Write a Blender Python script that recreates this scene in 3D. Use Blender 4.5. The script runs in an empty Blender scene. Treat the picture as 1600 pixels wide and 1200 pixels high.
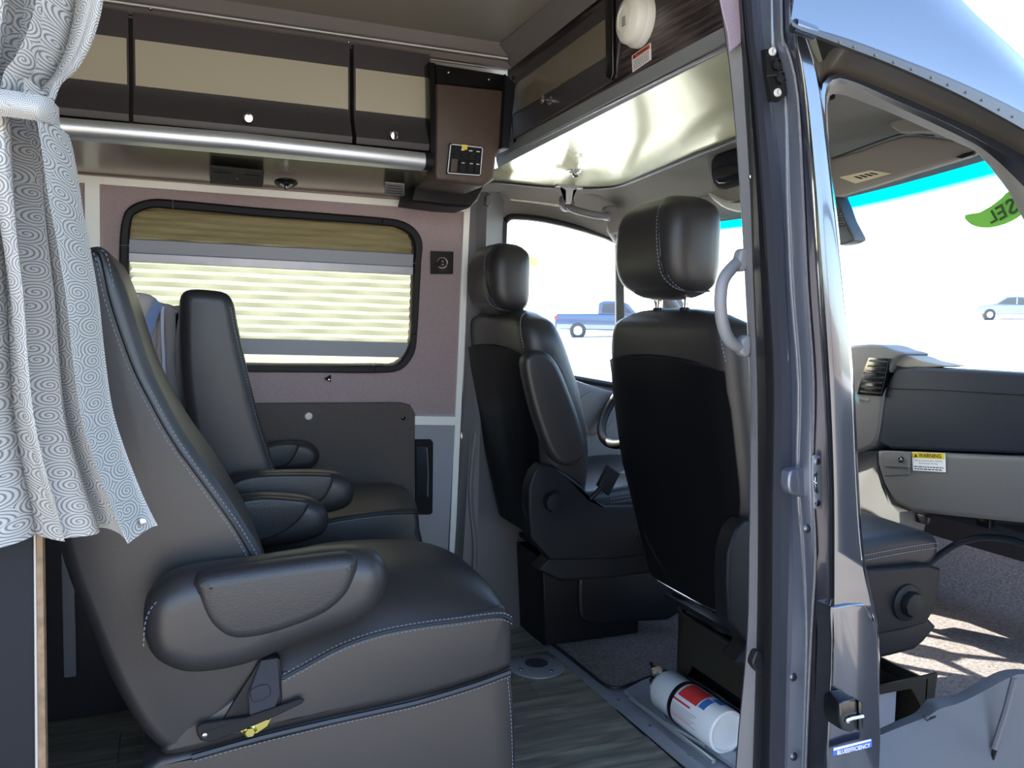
import bpy, bmesh, math, random
from mathutils import Vector, Matrix
random.seed(7)
S = bpy.context.scene
col = S.collection
V = Vector
# ------------------------------------------------------------ camera frame
F = 1305.0
ex = V((4050-800, 565-600, F)).normalized()
ey = V((275-800, 490-600, F)); ey = (ey-ex*ex.dot(ey)).normalized()
ez = ex.cross(ey)
if ez.y > 0: ez = -ez
CAM = V((0, 0, 1.07))
def ray(px, py):
    c = V((px-800, py-600, F))
    return V((ex.dot(c), ey.dot(c), ez.dot(c)))
def P(px, py, X=None, Y=None, Z=None):
    d = ray(px, py)
    t = (X-CAM.x)/d.x if X is not None else (Y-CAM.y)/d.y if Y is not None else (Z-CAM.z)/d.z
    return CAM+d*t
LEAN = .16
def W(px, py, off=0.0):                 # a point on the leaning driver-side wall
    d = ray(px, py)
    t = (2.73-off-CAM.y-LEAN*CAM.z)/(d.y+LEAN*d.z)
    return CAM+d*t
WN = V((0, -1, -LEAN)).normalized()
cd = bpy.data.cameras.new('camera'); co = bpy.data.objects.new('camera', cd); col.objects.link(co)
cd.sensor_width = 36; cd.lens = F/1600*36; cd.clip_start = .02; cd.clip_end = 500
m3 = Matrix((V((ex.x, ey.x, ez.x)), V((-ex.y, -ey.y, -ez.y)), V((-ex.z, -ey.z, -ez.z)))).transposed()
co.matrix_world = Matrix.Translation(CAM) @ m3.to_4x4()
S.camera = co
# ------------------------------------------------------------ light
wd = bpy.data.worlds.new('world'); S.world = wd; wd.use_nodes = True
nt = wd.node_tree; nt.nodes.clear()
sky = nt.nodes.new('ShaderNodeTexSky'); sky.sky_type = 'NISHITA'; sky.sun_disc = False
SUN_DIR = V((-.62, 1, .86)).normalized()
sky.sun_elevation = math.asin(SUN_DIR.z); sky.sun_rotation = math.atan2(SUN_DIR.x, SUN_DIR.y)
sky.air_density = 1.0; sky.dust_density = 1.6; sky.ozone_density = 1.0
bg = nt.nodes.new('ShaderNodeBackground'); bg.inputs[1].default_value = .62
ow = nt.nodes.new('ShaderNodeOutputWorld')
nt.links.new(sky.outputs[0], bg.inputs[0]); nt.links.new(bg.outputs[0], ow.inputs[0])
sl = bpy.data.lights.new('sun', 'SUN'); so = bpy.data.objects.new('sun', sl); col.objects.link(so)
sl.energy = 13.0; sl.angle = .009; sl.color = (1, .95, .86)
so.rotation_euler = SUN_DIR.to_track_quat('Z', 'Y').to_euler(); so.location = (3, 12, 12)
S.view_settings.view_transform = 'Standard'; S.view_settings.look = 'None'
S.view_settings.exposure = 1.0; S.view_settings.gamma = 1; S.view_settings.use_curve_mapping = False
# ------------------------------------------------------------ materials
def lin(c):
    return tuple(((v/255)/12.92 if v/255 <= .04045 else ((v/255+.055)/1.055)**2.4) for v in c)+(1,)
def mat(name, rgb, rough=.5, metal=0, bump=0, bscale=200, var=0, vscale=8, coat=0, spec=.5, kind='noise', trans=0, alpha=1, emit=0, sheen=0, stretch=None):
    m = bpy.data.materials.new(name); m.use_nodes = True; n = m.node_tree; b = n.nodes['Principled BSDF']
    b.inputs['Base Color'].default_value = lin(rgb); b.inputs['Roughness'].default_value = rough
    b.inputs['Metallic'].default_value = metal; b.inputs['Specular IOR Level'].default_value = spec
    b.inputs['Coat Weight'].default_value = coat; b.inputs['Coat Roughness'].default_value = .06
    b.inputs['Sheen Weight'].default_value = sheen
    if emit:
        b.inputs['Emission Color'].default_value = lin(rgb); b.inputs['Emission Strength'].default_value = emit
    tc = n.nodes.new('ShaderNodeTexCoord'); src = tc.outputs['Object']
    if stretch:
        mp = n.nodes.new('ShaderNodeMapping'); mp.inputs['Scale'].default_value = stretch
        n.links.new(src, mp.inputs[0]); src = mp.outputs[0]
    if var:
        t = n.nodes.new('ShaderNodeTexNoise'); t.inputs['Scale'].default_value = vscale; t.inputs['Detail'].default_value = 5
        n.links.new(src, t.inputs['Vector'])
        r = n.nodes.new('ShaderNodeValToRGB'); c = lin(rgb)
        r.color_ramp.elements[0].position = .3; r.color_ramp.elements[1].position = .7
        r.color_ramp.elements[0].color = tuple(max(0, v*(1-var)) for v in c[:3])+(1,)
        r.color_ramp.elements[1].color = tuple(v*(1+var) for v in c[:3])+(1,)
        n.links.new(t.outputs['Fac'], r.inputs[0]); n.links.new(r.outputs[0], b.inputs['Base Color'])
    if bump:
        if kind == 'voronoi':
            t = n.nodes.new('ShaderNodeTexVoronoi'); o = t.outputs['Distance']
        else:
            t = n.nodes.new('ShaderNodeTexNoise'); t.inputs['Detail'].default_value = 3; o = t.outputs['Fac']
        t.inputs['Scale'].default_value = bscale; n.links.new(src, t.inputs['Vector'])
        bp = n.nodes.new('ShaderNodeBump'); bp.inputs['Strength'].default_value = bump; bp.inputs['Distance'].default_value = .002
        n.links.new(o, bp.inputs['Height']); n.links.new(bp.outputs[0], b.inputs['Normal'])
    return m
def glassmat(name, rgb, gloss=.08, grad=None):
    m = bpy.data.materials.new(name); m.use_nodes = True; n = m.node_tree; n.nodes.clear()
    o = n.nodes.new('ShaderNodeOutputMaterial'); mx = n.nodes.new('ShaderNodeMixShader'); t = n.nodes.new('ShaderNodeBsdfTransparent')
    g = n.nodes.new('ShaderNodeBsdfGlossy'); g.inputs['Roughness'].default_value = .02
    fr = n.nodes.new('ShaderNodeLayerWeight'); fr.inputs['Blend'].default_value = gloss
    t.inputs[0].default_value = (rgb[0], rgb[1], rgb[2], 1)
    if grad:
        tc = n.nodes.new('ShaderNodeTexCoord'); sp = n.nodes.new('ShaderNodeSeparateXYZ'); mr = n.nodes.new('ShaderNodeMapRange')
        mr.inputs[1].default_value = grad[0]; mr.inputs[2].default_value = grad[1]
        cr = n.nodes.new('ShaderNodeMix'); cr.data_type = 'RGBA'; cr.inputs[6].default_value = (.97, .98, .97, 1); cr.inputs[7].default_value = grad[2]+(1,)
        n.links.new(tc.outputs['UV'], sp.inputs[0]); n.links.new(sp.outputs[1], mr.inputs[0]); n.links.new(mr.outputs[0], cr.inputs[0]); n.links.new(cr.outputs[2], t.inputs[0])
    n.links.new(fr.outputs['Fresnel'], mx.inputs[0]); n.links.new(t.outputs[0], mx.inputs[1]); n.links.new(g.outputs[0], mx.inputs[2]); n.links.new(mx.outputs[0], o.inputs[0])
    return m
M = {}
M['leather'] = mat('black_leather', (42, 40, 41), .40, bump=.08, bscale=800, kind='voronoi', spec=.5, var=.08, vscale=5)
M['leather_dark'] = mat('dark_seat_leather', (29, 30, 34), .42, bump=.08, bscale=800, kind='voronoi', spec=.35, var=.08, vscale=5)
M['leather_perf'] = mat('perforated_leather', (36, 35, 37), .42, bump=.18, bscale=420, kind='voronoi', spec=.5)
M['stitch'] = mat('pale_thread', (120, 126, 140), .7)
M['piping'] = mat('dark_piping', (28, 28, 30), .4)
M['blkplastic'] = mat('black_plastic', (21, 22, 25), .5, bump=.15, bscale=500, spec=.25)
M['blkgloss'] = mat('gloss_black', (12, 12, 14), .15, spec=.6)
M['dkmetal'] = mat('black_painted_steel', (18, 18, 19), .3, spec=.5)
M['greyplastic'] = mat('grey_plastic', (104, 103, 105), .55, bump=.2, bscale=600)
M['dashgrey'] = mat('dash_grey_plastic', (98, 97, 96), .55, bump=.2, bscale=600)
M['dashdark'] = mat('dash_dark_plastic', (30, 37, 49), .6, spec=.3, bump=.25, bscale=500)
M['headliner'] = mat('grey_headliner', (150, 146, 138), .9, bump=.3, bscale=700)
M['visor'] = mat('visor_vinyl', (140, 134, 126), .8, bump=.15, bscale=600)
M['purple'] = mat('mauve_fabric_wall', (160, 142, 143), .85, bump=.4, bscale=700, var=.06, vscale=120)
M['greypanel'] = mat('silver_grey_panel', (150, 152, 158), .5)
M['darkpanel'] = mat('charcoal_brown_panel', (84, 76, 72), .7, bump=.3, bscale=600, var=.06, vscale=90)
M['alu'] = mat('brushed_aluminium', (225, 226, 228), .38, metal=.8)
M['alu_dull'] = mat('dull_aluminium', (168, 172, 180), .4, metal=.5, var=.08, vscale=12)
M['white_trim'] = mat('white_trim', (244, 244, 238), .4)
M['steelpanel'] = mat('brushed_underpanel', (158, 154, 140), .25, metal=.85)
M['chrome'] = mat('chrome', (220, 220, 225), .08, metal=1)
M['cabdark'] = mat('cabinet_charcoal', (60, 57, 60), .4, spec=.5)
M['cabbeige'] = mat('cabinet_beige_gloss', (178, 174, 154), .22, spec=.5)
M['console'] = mat('brown_plastic', (76, 62, 54), .45, bump=.3, bscale=300, var=.1, vscale=25)
M['ceil'] = mat('ceiling_vinyl', (146, 139, 124), .55, bump=.2, bscale=500)
M['trimgrey'] = mat('ceiling_trim', (165, 158, 152), .4)
M['valance'] = mat('valance_grey', (172, 177, 178), .5)
M['cabceil'] = mat('cab_ceiling_gloss', (228, 226, 192), .16, metal=.35, spec=.6)
M['paint'] = mat('metallic_grey_paint', (78, 82, 92), .2, metal=.85, coat=1, var=.03, vscale=300)
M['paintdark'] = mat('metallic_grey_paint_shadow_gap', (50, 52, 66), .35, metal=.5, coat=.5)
M['rubber'] = mat('black_rubber', (22, 22, 26), .5, bump=.1, bscale=200)
M['bandgrey'] = mat('jamb_grey', (78, 80, 90), .4, metal=.4)
M['flap'] = mat('mauve_felt', (168, 150, 162), .95, bump=.5, bscale=500)
M['white'] = mat('white_plastic', (226, 224, 214), .4)
M['paper'] = mat('white_label', (236, 236, 236), .5)
M['ink'] = mat('black_ink', (20, 20, 20), .6)
M['red'] = mat('red_ink', (205, 50, 50), .5)
M['orange'] = mat('orange_red_ink', (205, 85, 50), .5)
M['blue'] = mat('blue_ink', (50, 110, 190), .5)
M['yellow'] = mat('yellow_ink', (225, 200, 40), .5)
M['extwhite'] = mat('white_enamel', (232, 234, 236), .25, coat=.4)
M['zinc'] = mat('yellow_zinc', (200, 190, 110), .25, metal=1)
M['steel'] = mat('steel', (170, 172, 178), .25, metal=1)
M['belt'] = mat('dark_belt', (27, 30, 42), .7, bump=.3, bscale=400)
M['bluebelt'] = mat('blue_grey_belt', (130, 150, 190), .75, bump=.3, bscale=400)
M['greyfabric'] = mat('grey_fabric', (186, 176, 172), .9, bump=.3, bscale=500)
M['lilac'] = mat('pale_piping', (235, 235, 250), .6)
M['greenstick'] = mat('lime_sticker', (140, 225, 90), .6)
M['darkgreen'] = mat('dark_green_ink', (50, 95, 50), .6)
M['sidepanel'] = mat('dark_blue_grey_laminate', (17, 20, 27), .6, spec=.25)
M['badgeblue'] = mat('blue_enamel', (50, 85, 190), .3)
M['handlegrey'] = mat('pale_handle_plastic', (126, 126, 130), .45)
M['railpaint'] = mat('olive_grey_rail', (70, 66, 60), .4, metal=.2, coat=.2)
M['cream'] = mat('cream_label', (225, 215, 180), .5)
M['sill'] = mat('sill_plastic', (80, 80, 84), .55, bump=.2, bscale=500)
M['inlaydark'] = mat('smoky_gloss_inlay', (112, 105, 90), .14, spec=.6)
M['bead'] = mat('ridge_highlight_paint', (185, 190, 200), .2, metal=.9, coat=1)  # brighter copy of the body paint: ridge highlights put into the colour
M['jamb'] = mat('jamb_paint', (118, 124, 138), .38, metal=.6, coat=.5)
M['dkshell'] = mat('seat_back_shell', (20, 21, 26), .42, bump=.1, bscale=400)
M['tan'] = mat('edge_banding_brown', (120, 96, 72), .5, var=.35, vscale=60)
M['carpet'] = mat('grey_brown_carpet', (112, 104, 102), .95, bump=1.0, bscale=160, var=.45, vscale=140)
M['greentag'] = mat('green_plastic', (40, 150, 80), .5)
M['truckblue'] = mat('truck_blue_paint', (40, 62, 100), .3, coat=.6)
M['carsilver'] = mat('car_silver_paint', (120, 130, 145), .3, metal=.4, coat=.6)
M['tyre'] = mat('tyre', (60, 62, 66), .8)
M['carglass'] = mat('dark_car_glass', (50, 60, 75), .1)
M['asphalt'] = mat('worn_concrete', (176, 164, 147), .9, bump=.4, bscale=60, var=.15, vscale=3)
M['reflwall'] = mat('tan_reflection_wall', (120, 106, 92), .9)  # tone of the unseen wall added for the pillar's reflection
M['ground'] = mat('pale_concrete', (215, 212, 206), .9, var=.05, vscale=.4)
M['signyellow'] = mat('sign_yellow', (245, 225, 90), .6)
M['signred'] = mat('sign_red', (235, 130, 130), .6)
M['glass'] = glassmat('clear_glass', (.96, .98, .97))
M['windshield'] = glassmat('windshield_glass', (.96, .98, .97), grad=(.15, .09, (.0, .52, .72)))
M['gaugeglass'] = mat('smoked_lens', (30, 32, 40), .08)
# wood planks
def woodmat():
    m = mat('grey_oak_vinyl', (88, 86, 80), .38); n = m.node_tree; b = n.nodes['Principled BSDF']
    tc = n.nodes.new('ShaderNodeTexCoord'); oi = n.nodes.new('ShaderNodeObjectInfo')
    ad = n.nodes.new('ShaderNodeVectorMath'); ad.operation = 'MULTIPLY_ADD'; n.links.new(oi.outputs['Random'], ad.inputs[0]); ad.inputs[1].default_value = (7, 13, 3)
    n.links.new(tc.outputs['Object'], ad.inputs[2])
    mp = n.nodes.new('ShaderNodeMapping'); mp.inputs['Scale'].default_value = (1.6, 13, 6); n.links.new(ad.outputs[0], mp.inputs[0])
    t = n.nodes.new('ShaderNodeTexNoise'); t.inputs['Scale'].default_value = 3; t.inputs['Detail'].default_value = 8; t.inputs['Distortion'].default_value = .6; n.links.new(mp.outputs[0], t.inputs['Vector'])
    r = n.nodes.new('ShaderNodeValToRGB'); e = r.color_ramp.elements
    e[0].position = .3; e[0].color = lin((92, 88, 80)); e[1].position = .72; e[1].color = lin((160, 156, 142))
    k = e.new(.5); k.color = lin((124, 120, 108))
    n.links.new(t.outputs['Fac'], r.inputs[0]); n.links.new(r.outputs[0], b.inputs['Base Color'])
    bp = n.nodes.new('ShaderNodeBump'); bp.inputs['Strength'].default_value = .25; bp.inputs['Distance'].default_value = .002; n.links.new(t.outputs['Fac'], bp.inputs['Height']); n.links.new(bp.outputs[0], b.inputs['Normal'])
    return m
M['wood'] = woodmat()
def darkwood():
    m = mat('dark_zebra_laminate', (40, 34, 36), .35); n = m.node_tree; b = n.nodes['Principled BSDF']
    tc = n.nodes.new('ShaderNodeTexCoord'); mp = n.nodes.new('ShaderNodeMapping'); mp.inputs['Scale'].default_value = (1, 2.5, 55); n.links.new(tc.outputs['Object'], mp.inputs[0])
    t = n.nodes.new('ShaderNodeTexNoise'); t.inputs['Scale'].default_value = 3; t.inputs['Detail'].default_value = 5; n.links.new(mp.outputs[0], t.inputs['Vector'])
    r = n.nodes.new('ShaderNodeValToRGB'); e = r.color_ramp.elements; e[0].position = .4; e[0].color = lin((30, 27, 32)); e[1].position = .7; e[1].color = lin((96, 84, 82))
    n.links.new(t.outputs['Fac'], r.inputs[0]); n.links.new(r.outputs[0], b.inputs['Base Color'])
    return m
M['darkwood'] = darkwood()
def swirlmat():
    m = bpy.data.materials.new('swirl_print_cotton'); m.use_nodes = True; n = m.node_tree; b = n.nodes['Principled BSDF']
    L = n.links.new; N = n.nodes.new
    b.inputs['Roughness'].default_value = .9
    uv = N('ShaderNodeTexCoord')
    v = N('ShaderNodeTexVoronoi'); v.voronoi_dimensions = '2D'; v.inputs['Scale'].default_value = 44; v.inputs['Randomness'].default_value = .6; L(uv.outputs['UV'], v.inputs['Vector'])
    sc = N('ShaderNodeVectorMath'); sc.operation = 'SCALE'; sc.inputs['Scale'].default_value = 1; L(uv.outputs['UV'], sc.inputs[0])
    sb = N('ShaderNodeVectorMath'); sb.operation = 'SUBTRACT'; L(sc.outputs[0], sb.inputs[0]); L(v.outputs['Position'], sb.inputs[1])
    sp = N('ShaderNodeSeparateXYZ'); L(sb.outputs[0], sp.inputs[0])
    at = N('ShaderNodeMath'); at.operation = 'ARCTAN2'; L(sp.outputs[1], at.inputs[0]); L(sp.outputs[0], at.inputs[1])
    a2 = N('ShaderNodeMath'); a2.operation = 'MULTIPLY'; a2.inputs[1].default_value = 1/(2*math.pi); L(at.outputs[0], a2.inputs[0])
    d = N('ShaderNodeVectorMath'); d.operation = 'LENGTH'; L(sb.outputs[0], d.inputs[0])
    k = N('ShaderNodeMath'); k.operation = 'MULTIPLY_ADD'; k.inputs[1].default_value = 290; L(d.outputs['Value'], k.inputs[0]); L(a2.outputs[0], k.inputs[2])
    fr = N('ShaderNodeMath'); fr.operation = 'FRACT'; L(k.outputs[0], fr.inputs[0])
    pp = N('ShaderNodeMath'); pp.operation = 'PINGPONG'; pp.inputs[1].default_value = .5; L(fr.outputs[0], pp.inputs[0])
    r = N('ShaderNodeValToRGB'); e = r.color_ramp.elements
    e[0].position = .12; e[0].color = lin((152, 150, 154)); e[1].position = .24; e[1].color = lin((230, 227, 220))
    L(pp.outputs[0], r.inputs[0]); L(r.outputs[0], b.inputs['Base Color'])
    return m
M['swirl'] = swirlmat()
def blindmat():
    m = bpy.data.materials.new('pleated_blind_cloth'); m.use_nodes = True; n = m.node_tree; n.nodes.clear()
    o = n.nodes.new('ShaderNodeOutputMaterial'); mx = n.nodes.new('ShaderNodeMixShader'); mx.inputs[0].default_value = .6
    d = n.nodes.new('ShaderNodeBsdfDiffuse'); t = n.nodes.new('ShaderNodeBsdfTranslucent')
    d.inputs[0].default_value = lin((170, 170, 152)); t.inputs[0].default_value = lin((118, 119, 104))
    n.links.new(d.outputs[0], mx.inputs[1]); n.links.new(t.outputs[0], mx.inputs[2]); n.links.new(mx.outputs[0], o.inputs[0])
    return m
M['blind'] = blindmat()
M['darkblind'] = mat('opaque_pleated_shade', (176, 164, 128), .5)
# ------------------------------------------------------------ helpers
def tag(o, label=None, cat=None, group=None, kind=None):
    if label: o['label'] = label
    if cat: o['category'] = cat
    if group: o['group'] = group
    if kind: o['kind'] = kind
    return o
def link(name, me, m, parent=None, smooth=True):
    if m is not None and not me.materials: me.materials.append(M[m] if isinstance(m, str) else m)
    if smooth:
        for p in me.polygons: p.use_smooth = True
        try: me.set_sharp_from_angle(angle=math.radians(38))
        except Exception: pass
    o = bpy.data.objects.new(name, me); col.objects.link(o)
    if parent is not None:
        o.parent = parent
        o.matrix_parent_inverse = parent_world(parent).inverted()
    return o
def parent_world(p):
    m = Matrix.LocRotScale(p.location, p.rotation_euler, p.scale)
    if p.parent: m = parent_world(p.parent) @ p.matrix_parent_inverse @ m
    return m
def frombm(name, bm, m, parent=None, smooth=True, recalc=True):
    if recalc: bmesh.ops.recalc_face_normals(bm, faces=bm.faces)
    me = bpy.data.meshes.new(name); bm.to_mesh(me); bm.free()
    return link(name, me, m, parent, smooth)
def empty(name, loc, label, cat, group=None):
    o = bpy.data.objects.new(name, None); col.objects.link(o); o.location = loc
    o.empty_display_size = .05
    return tag(o, label, cat, group)
def bm_box(bm, lo, hi, bev=0, rot=None, seg=2):
    c = (V(lo)+V(hi))/2; s = V(hi)-V(lo)
    r = bmesh.ops.create_cube(bm, size=1, matrix=Matrix.Diagonal((s.x, s.y, s.z, 1)))
    if bev:
        es = list({e for v in r['verts'] for e in v.link_edges})
        g = bmesh.ops.bevel(bm, geom=es, offset=bev, segments=seg, affect='EDGES', profile=.5)
        vs = list({v for f in g['faces'] for v in f.verts} | {v for v in r['verts'] if v.is_valid})
        vs = [v for v in bm.verts if v.is_valid and (v in vs)]
    else: vs = r['verts']
    mt = Matrix.Translation(c) @ (rot.to_4x4() if rot else Matrix.Identity(4))
    bmesh.ops.transform(bm, matrix=mt, verts=vs)
def box(name, lo, hi, m, parent=None, bev=.004, rot=None, seg=2):
    bm = bmesh.new(); bm_box(bm, lo, hi, bev, rot, seg); return frombm(name, bm, m, parent)
def frame_from(t, up=V((0, 0, 1))):
    t = t.normalized()
    if abs(t.dot(up)) > .98: up = V((1, 0, 0))
    a = t.cross(up).normalized(); return a, t.cross(a).normalized()
def bm_tube(bm, pts, r, n=10, closed=False, cap=True, sx=1, sy=1, up=V((0, 0, 1))):
    pts = [V(p) for p in pts]; rs = r if isinstance(r, (list, tuple)) else [r]*len(pts); rings = []
    for i, p in enumerate(pts):
        a = pts[(i-1) % len(pts)] if (closed or i > 0) else p; b = pts[(i+1) % len(pts)] if (closed or i < len(pts)-1) else p
        t = (b-a); A, B = frame_from(t, up)
        rings.append([bm.verts.new(p+A*math.cos(2*math.pi*k/n)*rs[i]*sx+B*math.sin(2*math.pi*k/n)*rs[i]*sy) for k in range(n)])
    m = len(rings)
    for i in range(m if closed else m-1):
        q, w = rings[i], rings[(i+1) % m]
        for k in range(n): bm.faces.new((q[k], q[(k+1) % n], w[(k+1) % n], w[k]))
    if cap and not closed:
        bm.faces.new(rings[0][::-1]); bm.faces.new(rings[-1])
def tube(name, pts, r, m, parent=None, n=10, closed=False, **k):
    bm = bmesh.new(); bm_tube(bm, pts, r, n, closed, **k); return frombm(name, bm, m, parent)
def smoothpts(pts, n=6, closed=False):
    pts = [V(p) for p in pts]; out = []; L = len(pts)
    for i in range(L if closed else L-1):
        g = lambda j: pts[j % L] if closed else pts[max(0, min(L-1, j))]
        a, b, c, d = g(i-1), g(i), g(i+1), g(i+2)
        for k in range(n):
            t = k/n
            out.append(.5*((2*b)+(c-a)*t+(2*a-5*b+4*c-d)*t*t+(3*b-a-3*c+d)*t**3))
    if not closed: out.append(pts[-1])
    return out
def bm_lathe(bm, prof, origin, axis, n=24, cap=True):
    A, B = frame_from(V(axis)); ax = V(axis).normalized(); rings = []
    for r, h in prof:
        rings.append([bm.verts.new(V(origin)+ax*h+(A*math.cos(2*math.pi*k/n)+B*math.sin(2*math.pi*k/n))*max(r, 1e-5)) for k in range(n)])
    for q, w in zip(rings, rings[1:]):
        for k in range(n): bm.faces.new((q[k], q[(k+1) % n], w[(k+1) % n], w[k]))
    if cap: bm.faces.new(rings[0][::-1]); bm.faces.new(rings[-1])
def lathe(name, prof, origin, axis, m, parent=None, n=24):
    bm = bmesh.new(); bm_lathe(bm, prof, origin, axis, n); return frombm(name, bm, m, parent)
def poly3(px, **k):
    return [P(x, y, **k) for x, y in px]
def normals2d(pts, nrm):                # in-plane outward normals of a closed 3-D polygon
    L = len(pts); c = sum(pts, V())/L; area = V()
    for i in range(L): area += (pts[i]-c).cross(pts[(i+1) % L]-c)
    s = 1 if area.dot(nrm) > 0 else -1; out = []
    for i in range(L):
        t1 = (pts[i]-pts[i-1]).normalized(); t2 = (pts[(i+1) % L]-pts[i]).normalized()
        t = (t1+t2); t = t.normalized() if t.length > 1e-6 else t2
        out.append((t.cross(nrm)*s).normalized())
    return out
def bm_pillow(bm, pts, depth, r, crown=0, seg=5, mid=5, face_bulge=0):
    """closed 3-D outline extruded along vector depth, edges rounded by r, sides crowned"""
    pts = [V(p) for p in pts]; dv = V(depth); D = dv.length; dn = dv/D; N = normals2d(pts, dn); rows = []
    for i in range(seg+1):
        a = math.pi/2*i/seg; rows.append((r*(1-math.sin(a)), r*(1-math.cos(a))))
    for i in range(1, mid): rows.append((-crown*math.sin(math.pi*i/mid), r+(D-2*r)*i/mid))
    for i in range(seg, -1, -1):
        a = math.pi/2*i/seg; rows.append((r*(1-math.sin(a)), D-r*(1-math.cos(a))))
    rings = [[bm.verts.new(p-n*o+dn*h) for p, n in zip(pts, N)] for o, h in rows]
    L = len(pts)
    for q, w in zip(rings, rings[1:]):
        for k in range(L): bm.faces.new((q[k], q[(k+1) % L], w[(k+1) % L], w[k]))
    for ring, sgn in ((rings[0], -1), (rings[-1], 1)):
        if face_bulge:
            c = sum((v.co for v in ring), V())/L; prev = ring
            for f in (.8, .55, .3):
                cur = [bm.verts.new(c+(v.co-c)*f+dn*sgn*face_bulge*(1-f*f)) for v in ring]
                for k in range(L): bm.faces.new((prev[k], prev[(k+1) % L], cur[(k+1) % L], cur[k]))
                prev = cur
            cv = bm.verts.new(c+dn*sgn*face_bulge)
            for k in range(L): bm.faces.new((prev[k], prev[(k+1) % L], cv))
        else:
            f = bm.faces.new(ring)
            bmesh.ops.triangulate(bm, faces=[f])
def pillow(name, pts, depth, r, m, parent=None, crown=0, sm=3, **k):
    if sm: pts = smoothpts(pts, sm, True)
    bm = bmesh.new(); bm_pillow(bm, pts, depth, r, crown, **k)
    return frombm(name, bm, m, parent)
def slab(name, pts, depth, m, parent=None, r=.002, sm=0, seg=1):
    return pillow(name, pts, depth, r, m, parent, sm=sm, seg=seg, mid=1)
def bm_ribbon(bm, A, B, th=0, dirv=None):
    A = [V(p) for p in A]; B = [V(p) for p in B]
    va = [bm.verts.new(p) for p in A]; vb = [bm.verts.new(p) for p in B]
    fs = [bm.faces.new((va[i], va[i+1], vb[i+1], vb[i])) for i in range(len(A)-1)]
    if th:
        d = V(dirv)*th
        wa = [bm.verts.new(p+d) for p in A]; wb = [bm.verts.new(p+d) for p in B]
        for i in range(len(A)-1):
            bm.faces.new((wa[i], wb[i], wb[i+1], wa[i+1])); bm.faces.new((va[i], wa[i], wa[i+1], va[i+1])); bm.faces.new((vb[i], vb[i+1], wb[i+1], wb[i]))
        bm.faces.new((va[0], vb[0], wb[0], wa[0])); bm.faces.new((va[-1], wa[-1], wb[-1], vb[-1]))
def ribbon(name, A, B, m, parent=None, th=.01, d=(0, 1, 0)):
    bm = bmesh.new(); bm_ribbon(bm, A, B, th, d); return frombm(name, bm, m, parent)
def resample(pts, n):
    pts = [V(p) for p in pts]; L = [0]
    for a, b in zip(pts, pts[1:]): L.append(L[-1]+(b-a).length)
    out = []; j = 0
    for i in range(n):
        s = L[-1]*i/(n-1)
        while j < len(L)-2 and L[j+1] < s: j += 1
        t = (s-L[j])/max(1e-9, L[j+1]-L[j]); out.append(pts[j].lerp(pts[j+1], min(1, t)))
    return out
def multiribbon(name, lines, m, parent=None, n=24, th=.004, d=(0, 1, 0), mats=None, smooth=True):
    """surface through several polylines (each resampled to n points), one material or one per strip"""
    R = [resample(smoothpts(l, 4) if len(l) > 2 else l, n) for l in lines]
    bm = bmesh.new(); g = [[bm.verts.new(p) for p in r] for r in R]
    for j in range(len(g)-1):
        for i in range(n-1):
            f = bm.faces.new((g[j][i], g[j][i+1], g[j+1][i+1], g[j+1][i]))
            if mats: f.material_index = mats[j]
    me = bpy.data.meshes.new(name); 
    if th:
        r = bmesh.ops.solidify(bm, geom=bm.faces[:], thickness=th)
    bmesh.ops.recalc_face_normals(bm, faces=bm.faces)
    bm.to_mesh(me); bm.free()
    if isinstance(m, (list, tuple)):
        for x in m: me.materials.append(M[x])
        return link(name, me, None, parent, smooth)
    return link(name, me, m, parent, smooth)
def stitch(pts, parent, size=.0016, pitch=.008, m='stitch', nrm=None, name='stitching'):
    pts = [V(p) for p in pts]; L = sum((b-a).length for a, b in zip(pts, pts[1:])); n = max(3, int(L/pitch))
    rs = resample(pts, n*2+1); bm = bmesh.new()
    for i in range(0, len(rs)-1, 2): bm_tube(bm, [rs[i], rs[i].lerp(rs[i+1], 1.15)], size/2, 4)
    o = frombm(name, bm, m, parent, smooth=False); o['kind'] = 'stuff'; return o
def text_in_quad(s, TL, TR, BL, m, parent, name='lettering', lift=.0008, mirror=False, font_weight=0):
    cu = bpy.data.curves.new('t', 'FONT'); cu.body = s; cu.size = 1; cu.offset = font_weight; cu.resolution_u = 2
    to = bpy.data.objects.new('t', cu); col.objects.link(to)
    dg = bpy.context.evaluated_depsgraph_get(); me = bpy.data.meshes.new_from_object(to.evaluated_get(dg))
    bpy.data.objects.remove(to); bpy.data.curves.remove(cu)
    xs = [v.co.x for v in me.vertices]; ys = [v.co.y for v in me.vertices]
    x0, x1, y0, y1 = min(xs), max(xs), min(ys), max(ys)
    TL, TR, BL = V(TL), V(TR), V(BL); U = TR-TL; D = BL-TL; nr = U.cross(D).normalized()
    if nr.dot(CAM-TL) < 0: nr = -nr
    for v in me.vertices:
        u = (v.co.x-x0)/(x1-x0); w = (y1-v.co.y)/(y1-y0)
        if mirror: u = 1-u
        v.co = TL+U*u+D*w+nr*lift
    me.materials.clear()
    return link(name, me, m, parent, smooth=False)
def quad_lerp(q, u, v):                  # q = TL, TR, BR, BL
    return q[0].lerp(q[1], u).lerp(q[3].lerp(q[2], u), v)
def decal(name, q, m, parent, th=.0012, lift=0):
    n = (q[1]-q[0]).cross(q[3]-q[0]).normalized()
    if n.dot(CAM-q[0]) < 0: n = -n
    return slab(name, [p+n*lift for p in q], n*th, m, parent, r=.0002)
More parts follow.
